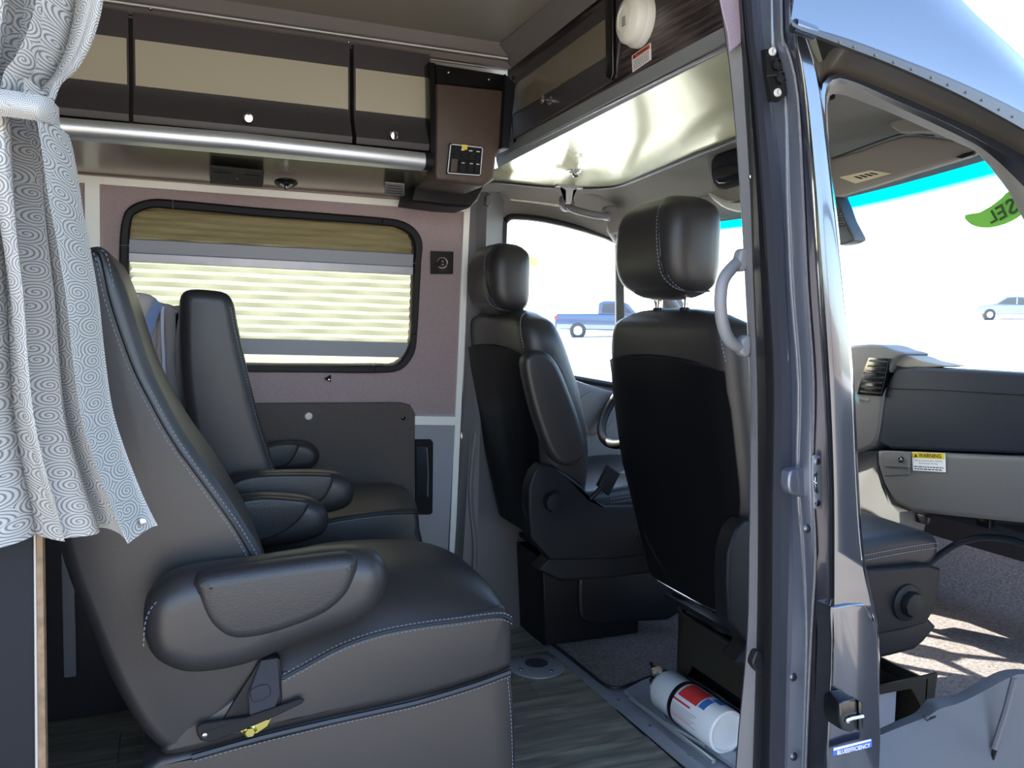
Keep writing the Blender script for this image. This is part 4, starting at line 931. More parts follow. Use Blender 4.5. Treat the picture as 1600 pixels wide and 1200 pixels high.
# pressed step half way down, dimples
pillow('pressed_step', poly3([(1235, 738), (1252, 732), (1268, 732), (1269, 752), (1272, 774), (1252, 777), (1234, 768)], Y=.938), (0, .02, 0), .004, 'jamb', pil, seg=4)
for x, y in ((1262, 826), (1240, 1058), (1241, 1182)):
    lathe('dimple', [(.007, 0), (.006, .002), (.003, .0035), (0, .004)], P(x, y, Y=.966 if y > 1000 else .935), (0, -1, 0), 'paint', pil, 16)
# outer face bulge at the foot of the pillar
pillow('lower_bulge', poly3([(1299, 955), (1306, 948), (1350, 944), (1362, 968), (1372, 1000), (1372, 1300), (1296, 1300), (1300, 1050), (1301, 1000)], Y=.817), (0, .03, 0), .003, 'paint', pil, sm=2)
# hinge plate near the top
hp = pillow('hinge_plate', poly3([(1196, 76), (1212, 74), (1219, 84), (1232, 96), (1235, 112), (1237, 134), (1231, 148), (1220, 158), (1207, 157), (1200, 118)], Y=.948), (0, .012, 0), .003, 'dkmetal', pil, sm=0, seg=2)
for x, y in ((1206, 81), (1214, 145)):
    lathe('screw', [(.0055, 0), (.0055, .003), (.0035, .004), (.002, .003), (0, .003)], P(x, y, Y=.947), (0, -1, 0), 'white', hp, 18)
for x, y, r in ((1214, 101, .006), (1220, 122, .0065)):
    lathe('hole_rim', [(r+.002, 0), (r+.002, .0025), (r, .003), (r-.0005, .0008), (0, .0008)], P(x, y, Y=.947), (0, -1, 0), 'blkgloss', hp, 20)
tube('fold', poly3([(1199, 119), (1215, 117), (1230, 108)], Y=.946), .0012, 'bandgrey', hp, 6)
# striker
st = empty('door_striker', P(1278, 755, Y=.91), 'steel door striker with two screws on the door pillar', 'striker')
pillow('plate', poly3([(1271, 714), (1277, 712), (1283, 714), (1285, 740), (1286, 780), (1285, 794), (1279, 796), (1273, 793), (1272, 770), (1270, 745)], Y=.906), (0, .004, 0), .0015, 'alu_dull', st, sm=2, seg=2)
tube('loop', smoothpts([P(1276, 740, Y=.904), P(1274, 742, Y=.886), P(1274, 755, Y=.880), P(1275, 767, Y=.886), P(1277, 770, Y=.904)], 4), .0022, 'chrome', st, 10)
for y in (721, 786): lathe('screw', [(.0045, 0), (.0045, .002), (.002, .003), (0, .0025)], P(1277, y, Y=.906), (0, -1, 0), 'chrome', st, 16)
# cab door check latch at the bottom
lt = empty('door_latch', P(1332, 1118, Y=.81), 'black and chrome door latch low on the metallic pillar', 'latch')
pillow('body', poly3([(1312, 1100), (1320, 1095), (1337, 1092), (1340, 1098), (1341, 1140), (1330, 1146), (1316, 1141), (1312, 1125)], Y=.785), (0, .03, 0), .003, 'blkgloss', lt, sm=0)
pillow('cheek', poly3([(1342, 1096), (1349, 1098), (1350, 1140), (1342, 1142)], Y=.785), (0, .03, 0), .002, 'blkgloss', lt, sm=0)
tube('roller', [P(1328, 1123, Y=.782), P(1348, 1119, Y=.782)], .0025, 'chrome', lt, 10)
lathe('rivet', [(.0035, 0), (.0035, .002), (0, .003)], P(1324, 1125, Y=.784), (0, -1, 0), 'chrome', lt, 12)
lathe('screw', [(.002, 0), (.0015, .001), (0, .0012)], P(1307, 1114, Y=.811), (0, -1, 0), 'steel', lt, 10)
# badge
q = poly3([(1301, 1168), (1361, 1154), (1361, 1166), (1301, 1180)], Y=.808)
bd = tag(decal('badge', q, 'badgeblue', None, th=.0015), 'small chrome and blue lettered badge at the foot of the pillar', 'badge')
decal('silver_band', [quad_lerp(q, 0, 0), quad_lerp(q, .95, -.05), quad_lerp(q, .97, .12), quad_lerp(q, .0, .30)], 'white_trim', bd, th=.001, lift=.0015)
qq = subq(q, .08, .36, .93, .92, .0022); text_in_quad('BLUEEFFICIENCY', qq[0], qq[1], qq[3], 'paper', bd)
# grab handle on the inner trim
g2 = empty('grab_handle', P(1135, 480, Y=.99), 'pale grey D-shaped grab handle fixed to the door pillar', 'handle')
hpth = smoothpts([P(1166, 404, Y=1.07), P(1152, 411, Y=1.06), P(1132, 434, Y=1.05), P(1126, 462, Y=1.047), P(1128, 500, Y=1.05), P(1138, 530, Y=1.055), P(1156, 543, Y=1.06), P(1170, 548, Y=1.07)], 6)
tube('grip', hpth, .0095, 'handlegrey', g2, 14, up=V((0, 1, 0)))
pillow('mount', poly3([(1160, 390), (1168, 388), (1171, 396), (1170, 416), (1164, 424), (1155, 420), (1156, 402)], Y=1.05), (0, .02, 0), .005, 'handlegrey', g2)
pillow('mount', poly3([(1160, 532), (1170, 524), (1175, 530), (1174, 552), (1167, 558), (1158, 550)], Y=1.05), (0, .02, 0), .005, 'handlegrey', g2)
# ============================================================ ROOF SIDE AND DOOR OPENING
dl0 = [(1236, 30), (1246, 38), (1270, 44), (1330, 62), (1400, 88), (1500, 128), (1600, 176), (1700, 235)]
dl1 = [(1238, 40), (1248, 46), (1272, 54), (1330, 76), (1400, 103), (1500, 148), (1600, 202), (1700, 262)]
top_ = [(1225, -420), (1300, -330), (1380, -200), (1440, -50), (1472, 12), (1530, 88), (1600, 192), (1700, 340)]
r0 = poly3(dl0, Y=.80); r3 = [P(x, y, Y=.93) for x, y in top_]
R0 = resample(smoothpts(r0, 4), 30); R3 = resample(smoothpts(r3, 4), 30)
lines = []
for t, b in ((0, 0), (.15, .018), (.4, .035), (.7, .03), (1, 0)):
    lines.append([a.lerp(c, t)+V((0, -b, b)) for a, c in zip(R0, R3)])
roofp = struct(multiribbon('roof', lines, 'paint', n=30, th=0))
ribbon('roof_return', [c+V((0, 0, -.001)) for c in R3[:20]], [V((c.x*1.3, c.y+.3, max(1.56, c.z+.03))) for c in R3[:20]], 'paint', roofp, th=.004, d=(0, 0, 1))
ra = struct(multiribbon('trim_11', [r0, poly3([(x, y+3) for x, y in dl0], Y=.790), poly3(dl1, Y=.788), poly3([(x, y+3) for x, y in dl1], Y=.80), poly3([(x+2, y+6) for x, y in dl1], Y=.84)], 'railpaint', n=40, th=0))
for x, y in ((1312, 66), (1335, 73), (1368, 86), (1397, 97), (1425, 108), (1456, 121), (1482, 132), (1510, 144), (1535, 156), (1562, 171), (1583, 182)):
    lathe('rivet', [(.0018, 0), (.0016, .0008), (0, .0012)], P(x, y, Y=.788), (0, -1, 0), 'railpaint', ra, 8)
lathe('rail_end', [(.0, -.002), (.008, 0), (.008, .03), (.0, .032)], P(1240, 40, Y=.80), (1, 0, -.15), 'paint', ra, 12)
L2 = [(1262, 58), (1275, 62), (1330, 84), (1400, 111), (1500, 156), (1600, 210), (1700, 270)]
B0 = [(1284, 240), (1283, 165), (1284, 135), (1292, 120), (1308, 114), (1340, 122), (1400, 145), (1500, 189), (1600, 241), (1700, 300)]
B1 = [(1291, 245), (1289, 170), (1290, 140), (1298, 127), (1312, 122), (1345, 132), (1400, 157), (1500, 202), (1600, 260), (1700, 330)]
R1 = [(1294, 250), (1291, 172), (1293, 144), (1302, 133), (1318, 130), (1350, 142), (1400, 166), (1500, 213), (1545, 240), (1600, 292), (1700, 400)]
T1 = [(1297, 255), (1293, 175), (1295, 150), (1304, 147), (1320, 149), (1350, 160), (1400, 180), (1500, 225), (1528, 240), (1575, 298), (1600, 345), (1700, 520)]
Bx = [(1262, 58), (1270, 80), (1283, 100), (1300, 76), (1330, 79), (1400, 105), (1500, 150), (1600, 204), (1700, 264)]
df = struct(multiribbon('door_1', [poly3(Bx, Y=.84), poly3([(x, y) for x, y in B0], Y=.86), poly3([(x, y+2) for x, y in B0], Y=.838), poly3(B1, Y=.838), poly3([(x+1, y+2) for x, y in B1], Y=.87)], ['railpaint', 'paint'], n=50, th=0, mats=[0, 1, 1, 1]))
multiribbon('door_seal', [poly3([(x, y+1) for x, y in B1], Y=.865), poly3([(a+x)/2, (b+y)/2] for (a, b), (x, y) in zip(B1, R1)) if False else poly3(R1, Y=.88)], 'rubber', df, n=50, th=0)
multiribbon('inner_trim', [poly3(R1, Y=.88), poly3([(x-1, y-4) for x, y in T1], Y=.93), poly3(T1, Y=1.0)], 'headliner', df, n=50, th=0)
struct(multiribbon('ceiling', [poly3(T1[4:9], Y=1.0), [V((1.0, 1.1, 1.50)), V((1.4, 1.1, 1.50)), V((1.9, 1.05, 1.49))]], 'headliner', n=16, th=0))
# entrance sill of the cab door
t0 = [(1372, 1146), (1410, 1128), (1446, 1112), (1462, 1092), (1482, 1090), (1505, 1086), (1540, 1066), (1575, 1048), (1600, 1046), (1700, 1060)]
t1 = [(1372, 1150), (1412, 1134), (1448, 1120), (1468, 1108), (1495, 1100), (1518, 1090), (1548, 1074), (1580, 1058), (1605, 1054), (1700, 1070)]
t2 = [(1372, 1300), (1420, 1300), (1460, 1300), (1490, 1300), (1510, 1300), (1520, 1300), (1535, 1300), (1560, 1300), (1640, 1300), (1740, 1300)]
si = struct(multiribbon('trim_12', [[p-V((0, -.02, .01)) for p in poly3(t0, Y=1.06)], poly3(t0, Y=1.06), poly3(t1, Y=1.03), poly3(t2, Y=.95)], 'sill', n=40, th=0))
tube('crease', poly3([(1585, 1060), (1572, 1110), (1553, 1170), (1545, 1230)], Y=.992), .006, 'sill', si, 8)
slab('slot', poly3([(1454, 1122), (1463, 1119), (1463, 1121), (1455, 1124)], Y=1.015), (0, .003, 0), 'blkplastic', si, r=.0003)
tube('seam', poly3([(1442, 1118), (1448, 1126), (1462, 1120)], Y=1.02), .0012, 'blkplastic', si, 5)
# ============================================================ CAB FRONT: DASH, WINDSHIELD, VISOR
DX = 1.87
dsh = empty('dashboard', (2.1, 1.7, .6), 'grey and dark blue dashboard with glovebox and air vent beyond the passenger seat', 'dashboard')
bm = bmesh.new(); prof = [(1.93, .55), (1.90, .74), (1.885, .90), (1.90, .935), (1.96, .945), (2.15, .925), (2.42, .90), (2.42, .55)]
va = [bm.verts.new((x, 2.60, z)) for x, z in prof]; vb = [bm.verts.new((x+.05, .95, z)) for x, z in prof]
for i in range(len(prof)): bm.faces.new((va[i], va[(i+1) % len(prof)], vb[(i+1) % len(prof)], vb[i]))
bm.faces.new(va); bm.faces.new(vb[::-1]); frombm('body', bm, 'dashdark', dsh)
pillow('centre_trim', poly3([(1300, 552), (1322, 543), (1345, 538), (1372, 539), (1392, 546), (1412, 553), (1396, 566), (1384, 592), (1378, 640), (1369, 688), (1342, 705), (1300, 706)], X=DX-.02), (.10, 0, 0), .010, 'dashgrey', dsh, sm=3)
vn = pillow('air_vent', poly3([(1357, 558), (1389, 560), (1383, 590), (1376, 619), (1339, 616), (1346, 586)], X=DX-.026), (.03, 0, 0), .002, 'blkgloss', dsh, sm=0)
for i in range(7):
    t = (i+.5)/7; a = quad_lerp(poly3([(1357, 559), (1388, 561), (1375, 618), (1340, 615)], X=DX-.032), .04, t); b = quad_lerp(poly3([(1357, 559), (1388, 561), (1375, 618), (1340, 615)], X=DX-.032), .96, t)
    ribbon('louver', [a-V((0, 0, .003)), b-V((0, 0, .003))], [a+V((.012, 0, .004)), b+V((.012, 0, .004))], 'blkplastic', vn, th=.0015, d=(0, 0, 1))
tube('slider', poly3([(1350, 582), (1357, 582), (1366, 584)], X=DX-.034), .0022, 'chrome', vn, 8)
slab('clip', poly3([(1343, 623), (1357, 624), (1356, 627), (1343, 626)], X=DX-.024), (.004, 0, 0), 'chrome', dsh, r=.0005)
pillow('top_cap', poly3([(1398, 568), (1412, 554), (1440, 564), (1478, 572), (1440, 574), (1410, 574)], X=DX-.005), (.08, 0, 0), .003, 'headliner', dsh, sm=2)
ab = pillow('airbag_panel', poly3([(1389, 590), (1400, 576), (1425, 573), (1500, 577), (1600, 583), (1720, 590), (1720, 716), (1600, 709), (1480, 705), (1390, 701), (1370, 690), (1374, 650), (1380, 615)], X=DX-.015), (.08, 0, 0), .010, 'dashdark', dsh, sm=0, seg=4)
tube('seam', poly3([(1388, 607), (1450, 608), (1600, 617), (1720, 624)], X=DX-.016), .0015, 'blkplastic', ab, 6)
gb_ = pillow('glovebox', poly3([(1370, 704), (1480, 708), (1600, 713), (1720, 719), (1720, 822), (1600, 818), (1500, 808), (1425, 800), (1396, 785), (1379, 755), (1370, 725)], X=DX-.02), (.10, 0, 0), .014, 'dashgrey', dsh, sm=0, seg=4)
pillow('latch_recess', poly3([(1377, 704), (1422, 706), (1420, 742), (1382, 744), (1377, 735)], X=DX-.023), (.01, 0, 0), .003, 'dashgrey', gb_, sm=0)
pillow('latch_button', poly3([(1381, 705), (1421, 707), (1419, 731), (1382, 729)], X=DX-.030), (.01, 0, 0), .003, 'dashgrey', gb_, sm=0)
lathe('lock', [(.0085, 0), (.0085, .003), (.006, .004), (0, .003)], P(1408, 718, X=DX-.030), (-1, 0, 0), 'blkgloss', gb_, 18)
lathe('lock_face', [(.004, 0), (.003, .001), (0, .0012)], P(1408, 718, X=DX-.034), (-1, 0, 0), 'steel', gb_, 12)
pillow('kick_panel', poly3([(1300, 704), (1369, 704), (1371, 728), (1380, 760), (1392, 788), (1405, 800), (1408, 815), (1400, 850), (1300, 850)], X=DX+.01), (.10, 0, 0), .006, 'dashgrey', dsh, sm=0)
q = poly3([(1425, 706), (1477, 708), (1478, 738), (1427, 735)], X=DX-.0215)
wl2 = tag(decal('warning_label', q, 'paper', None), 'white and yellow WARNING label on the glovebox', 'label')
decal('band', subq(q, .01, .02, .99, .33, .0012), 'yellow', wl2, th=.0004)
s_ = subq(q, .22, .06, .90, .27, .0018); text_in_quad('WARNING', s_[0], s_[1], s_[3], 'ink', wl2, font_weight=.02)
s_ = subq(q, .08, .06, .18, .27, .0018); text_in_quad('\u25b2', s_[0], s_[1], s_[3], 'ink', wl2, name='symbol')
s_ = subq(q, .08, .40, .92, .50, .0014); text_in_quad('Children Can Be KILLED or INJURED', s_[0], s_[1], s_[3], 'ink', wl2)
s_ = subq(q, .22, .54, .78, .64, .0014); text_in_quad('By Passenger Air Bag', s_[0], s_[1], s_[3], 'ink', wl2)
textlines(q, 2, 'ink', wl2, .05, .95, .72, .96)
# under-dash duct work
ud = box('under_dash', (1.96, .98, .56), (2.30, 2.5, .62), 'blkplastic', dsh, bev=.01)
box('bracket', P(1440, 810, X=1.93)-V((.0, .02, .015)), P(1440, 810, X=1.93)+V((.02, .02, .01)), 'dkmetal', ud, bev=.003)
box('bracket', P(1535, 815, X=1.93)-V((.0, .02, .015)), P(1535, 815, X=1.93)+V((.02, .02, .01)), 'dkmetal', ud, bev=.003)
fb = struct(box('wall_front', (2.62, .86, -.05), (2.66, 2.70, .86), 'cabdark', bev=0))
hb = tube('heater_pipe', smoothpts(poly3([(1452, 880), (1475, 862), (1500, 848), (1535, 840), (1570, 842), (1600, 850), (1680, 880)], X=1.98), 5), .009, 'dashdark', ud, 10)
# steering wheel fragment
swh = empty('steering_wheel', (1.43, 2.37, .82), 'black steering wheel partly seen between the two front seats', 'steering wheel')
ctr = V((1.43, 2.37, .82)); ax = V((-.75, 0, .66)).normalized(); A_ = V((0, 1, 0)); B_ = ax.cross(A_).normalized()
tube('rim', [ctr+(A_*math.cos(2*math.pi*i/48)+B_*math.sin(2*math.pi*i/48))*.19 for i in range(48)], .015, 'blkplastic', swh, 12, closed=True)
for a in (0, math.pi, math.pi*1.5): tube('spoke', [ctr, ctr+(A_*math.cos(a)+B_*math.sin(a))*.185], [.018, .011], 'dkmetal', swh, 8)
lathe('hub', [(.055, -.02), (.06, 0), (.05, .02), (0, .025)], ctr, ax, 'blkplastic', swh, 24)
# windshield with its printed blue sun band
bm = bmesh.new(); g = []; uvl = bm.loops.layers.uv.new('UVMap')
HR = resample(smoothpts(HD, 4), 29)
for i in range(13):
    t = i/12; row = []
    for j, h in enumerate(HR):
        u = j/28; row.append((bm.verts.new(V((h.x+.02, h.y, h.z+.03)).lerp(V((h.x+.52, h.y, .93)), t)), (u, t)))
    g.append(row)
for a, b in zip(g, g[1:]):
    for j in range(28):
        q4 = (a[j], a[j+1], b[j+1], b[j]); f_ = bm.faces.new([x[0] for x in q4])
        for lp, x in zip(f_.loops, q4): lp[uvl].uv = x[1]
struct(frombm('window_3', bm, 'windshield'))
# A pillars
struct(tube('trim_13', smoothpts([V((1.40, 2.60, 1.42)), V((1.60, 2.61, 1.20)), V((1.76, 2.61, 1.03)), V((1.92, 2.61, .90))], 4), .03, 'greyplastic', None, 10))
struct(multiribbon('trim_14', [poly3([(1524, 232), (1552, 262), (1578, 300), (1602, 346), (1640, 430), (1690, 560)], Y=1.02), poly3([(1545, 236), (1575, 262), (1600, 292), (1630, 335), (1680, 420), (1740, 560)], Y=.93)], 'greyplastic', n=24, th=0))
# sun visor with its label
sv = empty('sun_visor', P(1420, 250, X=1.80), 'grey passenger sun visor with printed label above the windshield', 'visor')
VX = 1.60
pillow('pad', poly3([(1285, 256), (1340, 236), (1395, 216), (1425, 211), (1470, 216), (1522, 228), (1518, 240), (1490, 250), (1440, 265), (1380, 284), (1330, 299), (1290, 306)], X=VX), (.03, 0, .0), .008, 'visor', sv, sm=2)
tube('seam', smoothpts(poly3([(1285, 253), (1340, 233), (1395, 213), (1420, 209), (1460, 212)], X=VX-.004), 4), .002, 'blkplastic', sv, 6)
pillow('hinge', poly3([(1492, 246), (1504, 240), (1523, 235), (1518, 242), (1502, 248)], X=VX-.005), (.01, 0, 0), .002, 'blkplastic', sv, sm=0)
q = poly3([(1311, 277), (1361, 266), (1393, 271), (1337, 287)], X=VX-.002)
vl = decal('label', q, 'cream', sv, th=.0008)
for i, (u, v) in enumerate(((.30, .3), (.45, .3), (.6, .3), (.75, .3))): decal('symbol', subq(q, u, v, u+.09, v+.42, .0009), 'ink', vl, th=.0003)
# roof shelf edge behind the visor
pillow('shelf', poly3([(1352, 165), (1360, 176), (1385, 190), (1405, 208), (1470, 206), (1500, 222), (1520, 228), (1440, 170), (1400, 160)], X=1.50), (.03, 0, 0), .006, 'headliner', sv, sm=2)
# mirror housing
mh = empty('mirror_mount', P(1320, 350, X=1.82), 'grey ribbed mirror mount hanging at the windshield, right of the pillar', 'mirror')
pillow('housing', poly3([(1300, 300), (1311, 320), (1320, 345), (1333, 370), (1330, 377), (1314, 382), (1296, 378), (1290, 330)], X=1.80), (.05, 0, 0), .006, 'sill', mh, sm=2)
for i in range(6): tube('rib', poly3([(1304, 335+i*4), (1314+i*1.4, 334+i*4)], X=1.795), .0015, 'blkgloss', mh, 5)
# lime sticker, printed to be read from outside
stk = poly3([(1507, 336), (1530, 332), (1548, 322), (1566, 308), (1580, 296), (1640, 270), (1640, 320), (1602, 332), (1590, 340), (1570, 350), (1545, 356), (1525, 354), (1512, 347)], X=1.80)
sk_ = tag(slab('price_sticker', stk, (.002, 0, 0), 'greenstick', None, r=.0005, sm=2), 'lime green curved sticker with dark mirrored letters on the windshield', 'sticker')
for ch, a, b, c in (('L', (1540, 334), (1551, 328), (1549, 350)), ('E', (1554, 325), (1566, 318), (1563, 345)), ('S', (1569, 315), (1583, 307), (1579, 338)), ('E', (1586, 305), (1598, 299), (1595, 331))):
    TL, TR, BL = (P(*p, X=1.7985) for p in (a, b, c)); text_in_quad(ch, TL, TR, BL, 'darkgreen', sk_, mirror=True, font_weight=.02)
# ============================================================ EXTINGUISHER
exg = empty('fire_extinguisher', P(1085, 1110, Z=.02), 'white fire extinguisher lying in a black bracket on the floor by the seat pedestal', 'extinguisher')
A1 = P(1045, 1080, Z=.065); B1_ = P(1133, 1142, Z=.065); axd = (B1_-A1); Lx = axd.length
axd.normalize(); r_e = .056
lathe('cylinder', [(.012, -.045), (.030, -.040), (.043, -.028), (r_e, -.005), (r_e, Lx), (r_e-.002, Lx+.008), (r_e-.008, Lx+.010), (r_e-.010, Lx+.004), (0, Lx+.003)], A1, axd, 'extwhite', exg, 40)
AA, BB = frame_from(axd)
def patch(name, a0, a1, h0, h1, m, r=r_e+.0008):
    bm = bmesh.new(); n = 12; up_ = V((0, 0, 1)); up_ = (up_-axd*up_.dot(axd)).normalized(); sd_ = axd.cross(up_)
    if sd_.dot(CAM-A1) < 0: sd_ = -sd_
    f = lambda a, h: A1+axd*h+(up_*math.cos(a)+sd_*math.sin(a))*r
    ra_ = [f(math.radians(a0+(a1-a0)*i/n), h0) for i in range(n+1)]; rb_ = [f(math.radians(a0+(a1-a0)*i/n), h1) for i in range(n+1)]
    bm_ribbon(bm, ra_, rb_); return frombm(name, bm, m, exg)
patch('red_label', -15, 45, Lx*.40, Lx*.72, 'red'); patch('red_line', 55, 60, Lx*.36, Lx*.66, 'red')
patch('blue_mark', 5, 42, Lx*.74, Lx*.84, 'blue'); patch('blue_mark', -20, 2, Lx*.78, Lx*.92, 'blue')
for i in range(7): 
    o = patch('print_line', 68+i*5.2, 69.6+i*5.2, Lx*.38, Lx*(.80-.04*(i % 3)), 'red' if i > 4 else 'trimgrey')
tube('strap', [A1+axd*(Lx*.34)+(AA*math.cos(a)+BB*math.sin(a))*(r_e+.002) for a in [2*math.pi*i/40 for i in range(40)]], .008, 'dkmetal', exg, 8, closed=True, sx=.25, up=axd)
g_ = lathe('valve', [(.014, -.075), (.014, -.05), (.011, -.04)], A1, axd, 'steel', exg, 16)
lathe('gauge', [(.016, 0), (.017, .004), (.015, .012), (0, .014)], A1-axd*.058+V((0, 0, .028)), (-.35, -.5, 1), 'chrome', exg, 20)
tube('nozzle', [A1-axd*.062+V((0, 0, .0)), A1-axd*.062+V((-.035, -.045, .01))], .010, 'steel', exg, 12)
tube('handle_lever', [A1-axd*.05+V((0, 0, .015)), A1-axd*.09+V((.0, 0, .045))], .005, 'dkmetal', exg, 8)
tube('pin_wire', smoothpts([A1-axd*.055, A1-axd*.03+V((-.03, -.045, -.03)), A1+V((-.035, -.05, -.05))], 4), .0015, 'steel', exg, 6)
bk_ = box('bracket', A1+V((-.005, -.03, -.065)), A1+V((.03, .03, -.050)), 'dkmetal', exg, bev=.002)
tube('bracket_rail', [P(1066, 1052, Z=.10), P(1160, 1112, Z=.10)], .004, 'steel', exg, 8)
# table socket in the floor
tb = empty('table_socket', P(838, 1040, Z=0), 'round grey metal table leg socket set in the plank floor', 'socket')
c = P(838, 1042, Z=.001)
lathe('flange', [(.088, 0), (.088, .004), (.080, .008), (.045, .012), (.036, .013)], c, (0, 0, 1), 'alu_dull', tb, 40)
lathe('bore', [(.036, .0132), (.034, .0115), (.032, .0105), (0, .0105)], c, (0, 0, 1), 'bandgrey', tb, 30)
for i in range(4):
    a = math.radians(20+90*i); lathe('screw', [(.006, 0), (.005, .002), (0, .0025)], c+V((.066*math.cos(a), .066*math.sin(a), .009)), (0, 0, 1), 'steel', tb, 10)

# the cab door stands open just beyond the frame and mirrors in the pillar
cd2 = struct(pillow('door_2', [V((1.98, .74, -.25)), V((1.98, .76, .95)), V((1.98, -.20, .95)), V((1.98, -.26, .80)), V((1.98, -.24, -.25))], (.07, 0, 0), .02, 'sill', sm=0))
tube('window_frame', smoothpts([V((2.01, .76, .95)), V((2.01, .72, 1.20)), V((2.01, .50, 1.42)), V((2.01, .10, 1.46)), V((2.01, -.14, 1.40)), V((2.01, -.20, .95))], 4), .02, 'rubber', cd2, 8)
pillow('door_pocket', [V((1.93, .70, -.15)), V((1.93, .70, .30)), V((1.93, -.10, .30)), V((1.93, -.10, -.15))], (.06, 0, 0), .02, 'sill', cd2, sm=0)
# ============================================================ CURTAIN
CYY = 1.16
def curtain_sheet(name, rows, m, parent=None, folds=7, amp=.018, nx=90, seed=0, yoff=0, th=.0, lift=0):
    """rows: (py, px_left, px_right) -> draped sheet with vertical folds and a UV in metres"""
    rr = []
    for i in range(len(rows)-1):
        for k in range(6):
            t = k/6; g = lambda j: rows[max(0, min(len(rows)-1, j))]; a, b, c, d = g(i-1), g(i), g(i+1), g(i+2)
            rr.append(tuple(.5*((2*b[q])+(c[q]-a[q])*t+(2*a[q]-5*b[q]+4*c[q]-d[q])*t*t+(3*b[q]-a[q]-3*c[q]+d[q])*t**3) for q in range(4)))
    rr.append(rows[-1])
    bm = bmesh.new(); uvl = bm.loops.layers.uv.new('UVMap'); G = []; UV = []
    for py, xl, xr, dpy in rr:
        a = P(xl, py, Y=CYY+yoff); b = P(xr, py+dpy, Y=CYY+yoff); wdt = (b-a).length; row = []; uvr = []
        gather = .62/max(.2, wdt)       # gathered cloth: deeper folds where narrower
        for j in range(nx+1):
            t = j/nx; ph = t*folds*2*math.pi+seed
            y = amp*gather*(math.sin(ph)+.45*math.sin(ph*1.7+1.2+py*.002)+.25*math.sin(ph*.45+.6))
            xs = .35*amp*gather*math.sin(2*ph+.4)
            p = a.lerp(b, t)+V((xs*math.sin(math.pi*t), -abs(lift)+y*math.sin(math.pi*min(1, t*8+.1)/2), 0))
            row.append(bm.verts.new(p)); uvr.append((t*.46, p.z))
        G.append(row); UV.append(uvr)
    for i in range(len(G)-1):
        for j in range(nx):
            f = bm.faces.new((G[i][j], G[i][j+1], G[i+1][j+1], G[i+1][j]))
            for lp, (ii, jj) in zip(f.loops, ((i, j), (i, j+1), (i+1, j+1), (i+1, j))): lp[uvl].uv = UV[ii][jj]
    bmesh.ops.solidify(bm, geom=bm.faces[:], thickness=.0015)
    return frombm(name, bm, m, parent, recalc=False)
ct_ = empty('curtain', P(60, 860, Y=CYY), 'grey and white swirl-patterned cloth curtain gathered by a tieback at left', 'curtain')
curtain_sheet('upper_drape', [(-120, -190, 175, 0), (-50, -190, 168, 0), (0, -190, 163, 0), (40, -190, 155, 0), (80, -185, 141, 0), (115, -175, 120, 0), (135, -165, 98, 0), (160, -160, 88, 0)], 'swirl', ct_, folds=5, amp=.014)
curtain_sheet('lower_drape', [(150, -160, 82, 0), (185, -165, 85, 0), (200, -170, 100, 0), (260, -185, 113, 0), (330, -190, 124, 0), (400, -195, 138, 0), (470, -195, 150, 0), (560, -195, 160, 0), (640, -195, 172, 0), (700, -195, 190, 0), (760, -195, 213, 0), (800, -195, 231, 0), (862, -195, 246, -34)], 'swirl', ct_, folds=4, amp=.017, seed=.9)
# tieback band
bm = bmesh.new(); uvl = bm.loops.layers.uv.new('UVMap'); rows = []
for i in range(9):
    t = i/8; row = []
    for j in range(31):
        s = j/30; px = -170+255*s; py = 127+26*s*s+(40+8*(1-s))*t+(4 if j == 30 else 0)
        row.append((bm.verts.new(P(px, py, Y=CYY-.080-.012*math.sin(math.pi*t)+.045*max(0, (s-.9)/.1)**2)), (s*.28, 2-t*.05)))
    rows.append(row)
for a, b in zip(rows, rows[1:]):
    for j in range(30):
        f = bm.faces.new((a[j][0], a[j+1][0], b[j+1][0], b[j][0]))
        for lp, q_ in zip(f.loops, (a[j], a[j+1], b[j+1], b[j])): lp[uvl].uv = q_[1]
bmesh.ops.solidify(bm, geom=bm.faces[:], thickness=.003)
frombm('tieback', bm, 'swirl', ct_, recalc=False)
lathe('snap', [(.005, 0), (.005, .002), (.003, .003), (0, .003)], P(222, 815, Y=CYY-.012), (0, -1, 0), 'steel', ct_, 16)
# dark cabinet end below the curtain
kc = empty('galley_cabinet', P(20, 1100, Y=1.2), 'dark cabinet end with worn brown edge banding at lower left', 'cabinet')
xe = P(56, 1030, Y=1.22).x
box('side_panel', (-.62, 1.22, 0), (xe, 1.24, .80), 'sidepanel', kc, bev=.001)
box('body', (-.62, 1.24, 0), (xe-.015, 1.36, .80), 'cabdark', kc, bev=0)
slab('edge_banding', poly3([(56, 830), (67, 830), (73, 1260), (58, 1260)], Y=1.219), (0, .02, 0), 'tan', kc, r=.001)
slab('edge_channel', poly3([(52, 830), (56, 830), (60, 1260), (55, 1260)], Y=1.217), (0, .02, 0), 'trimgrey', kc, r=.0008)
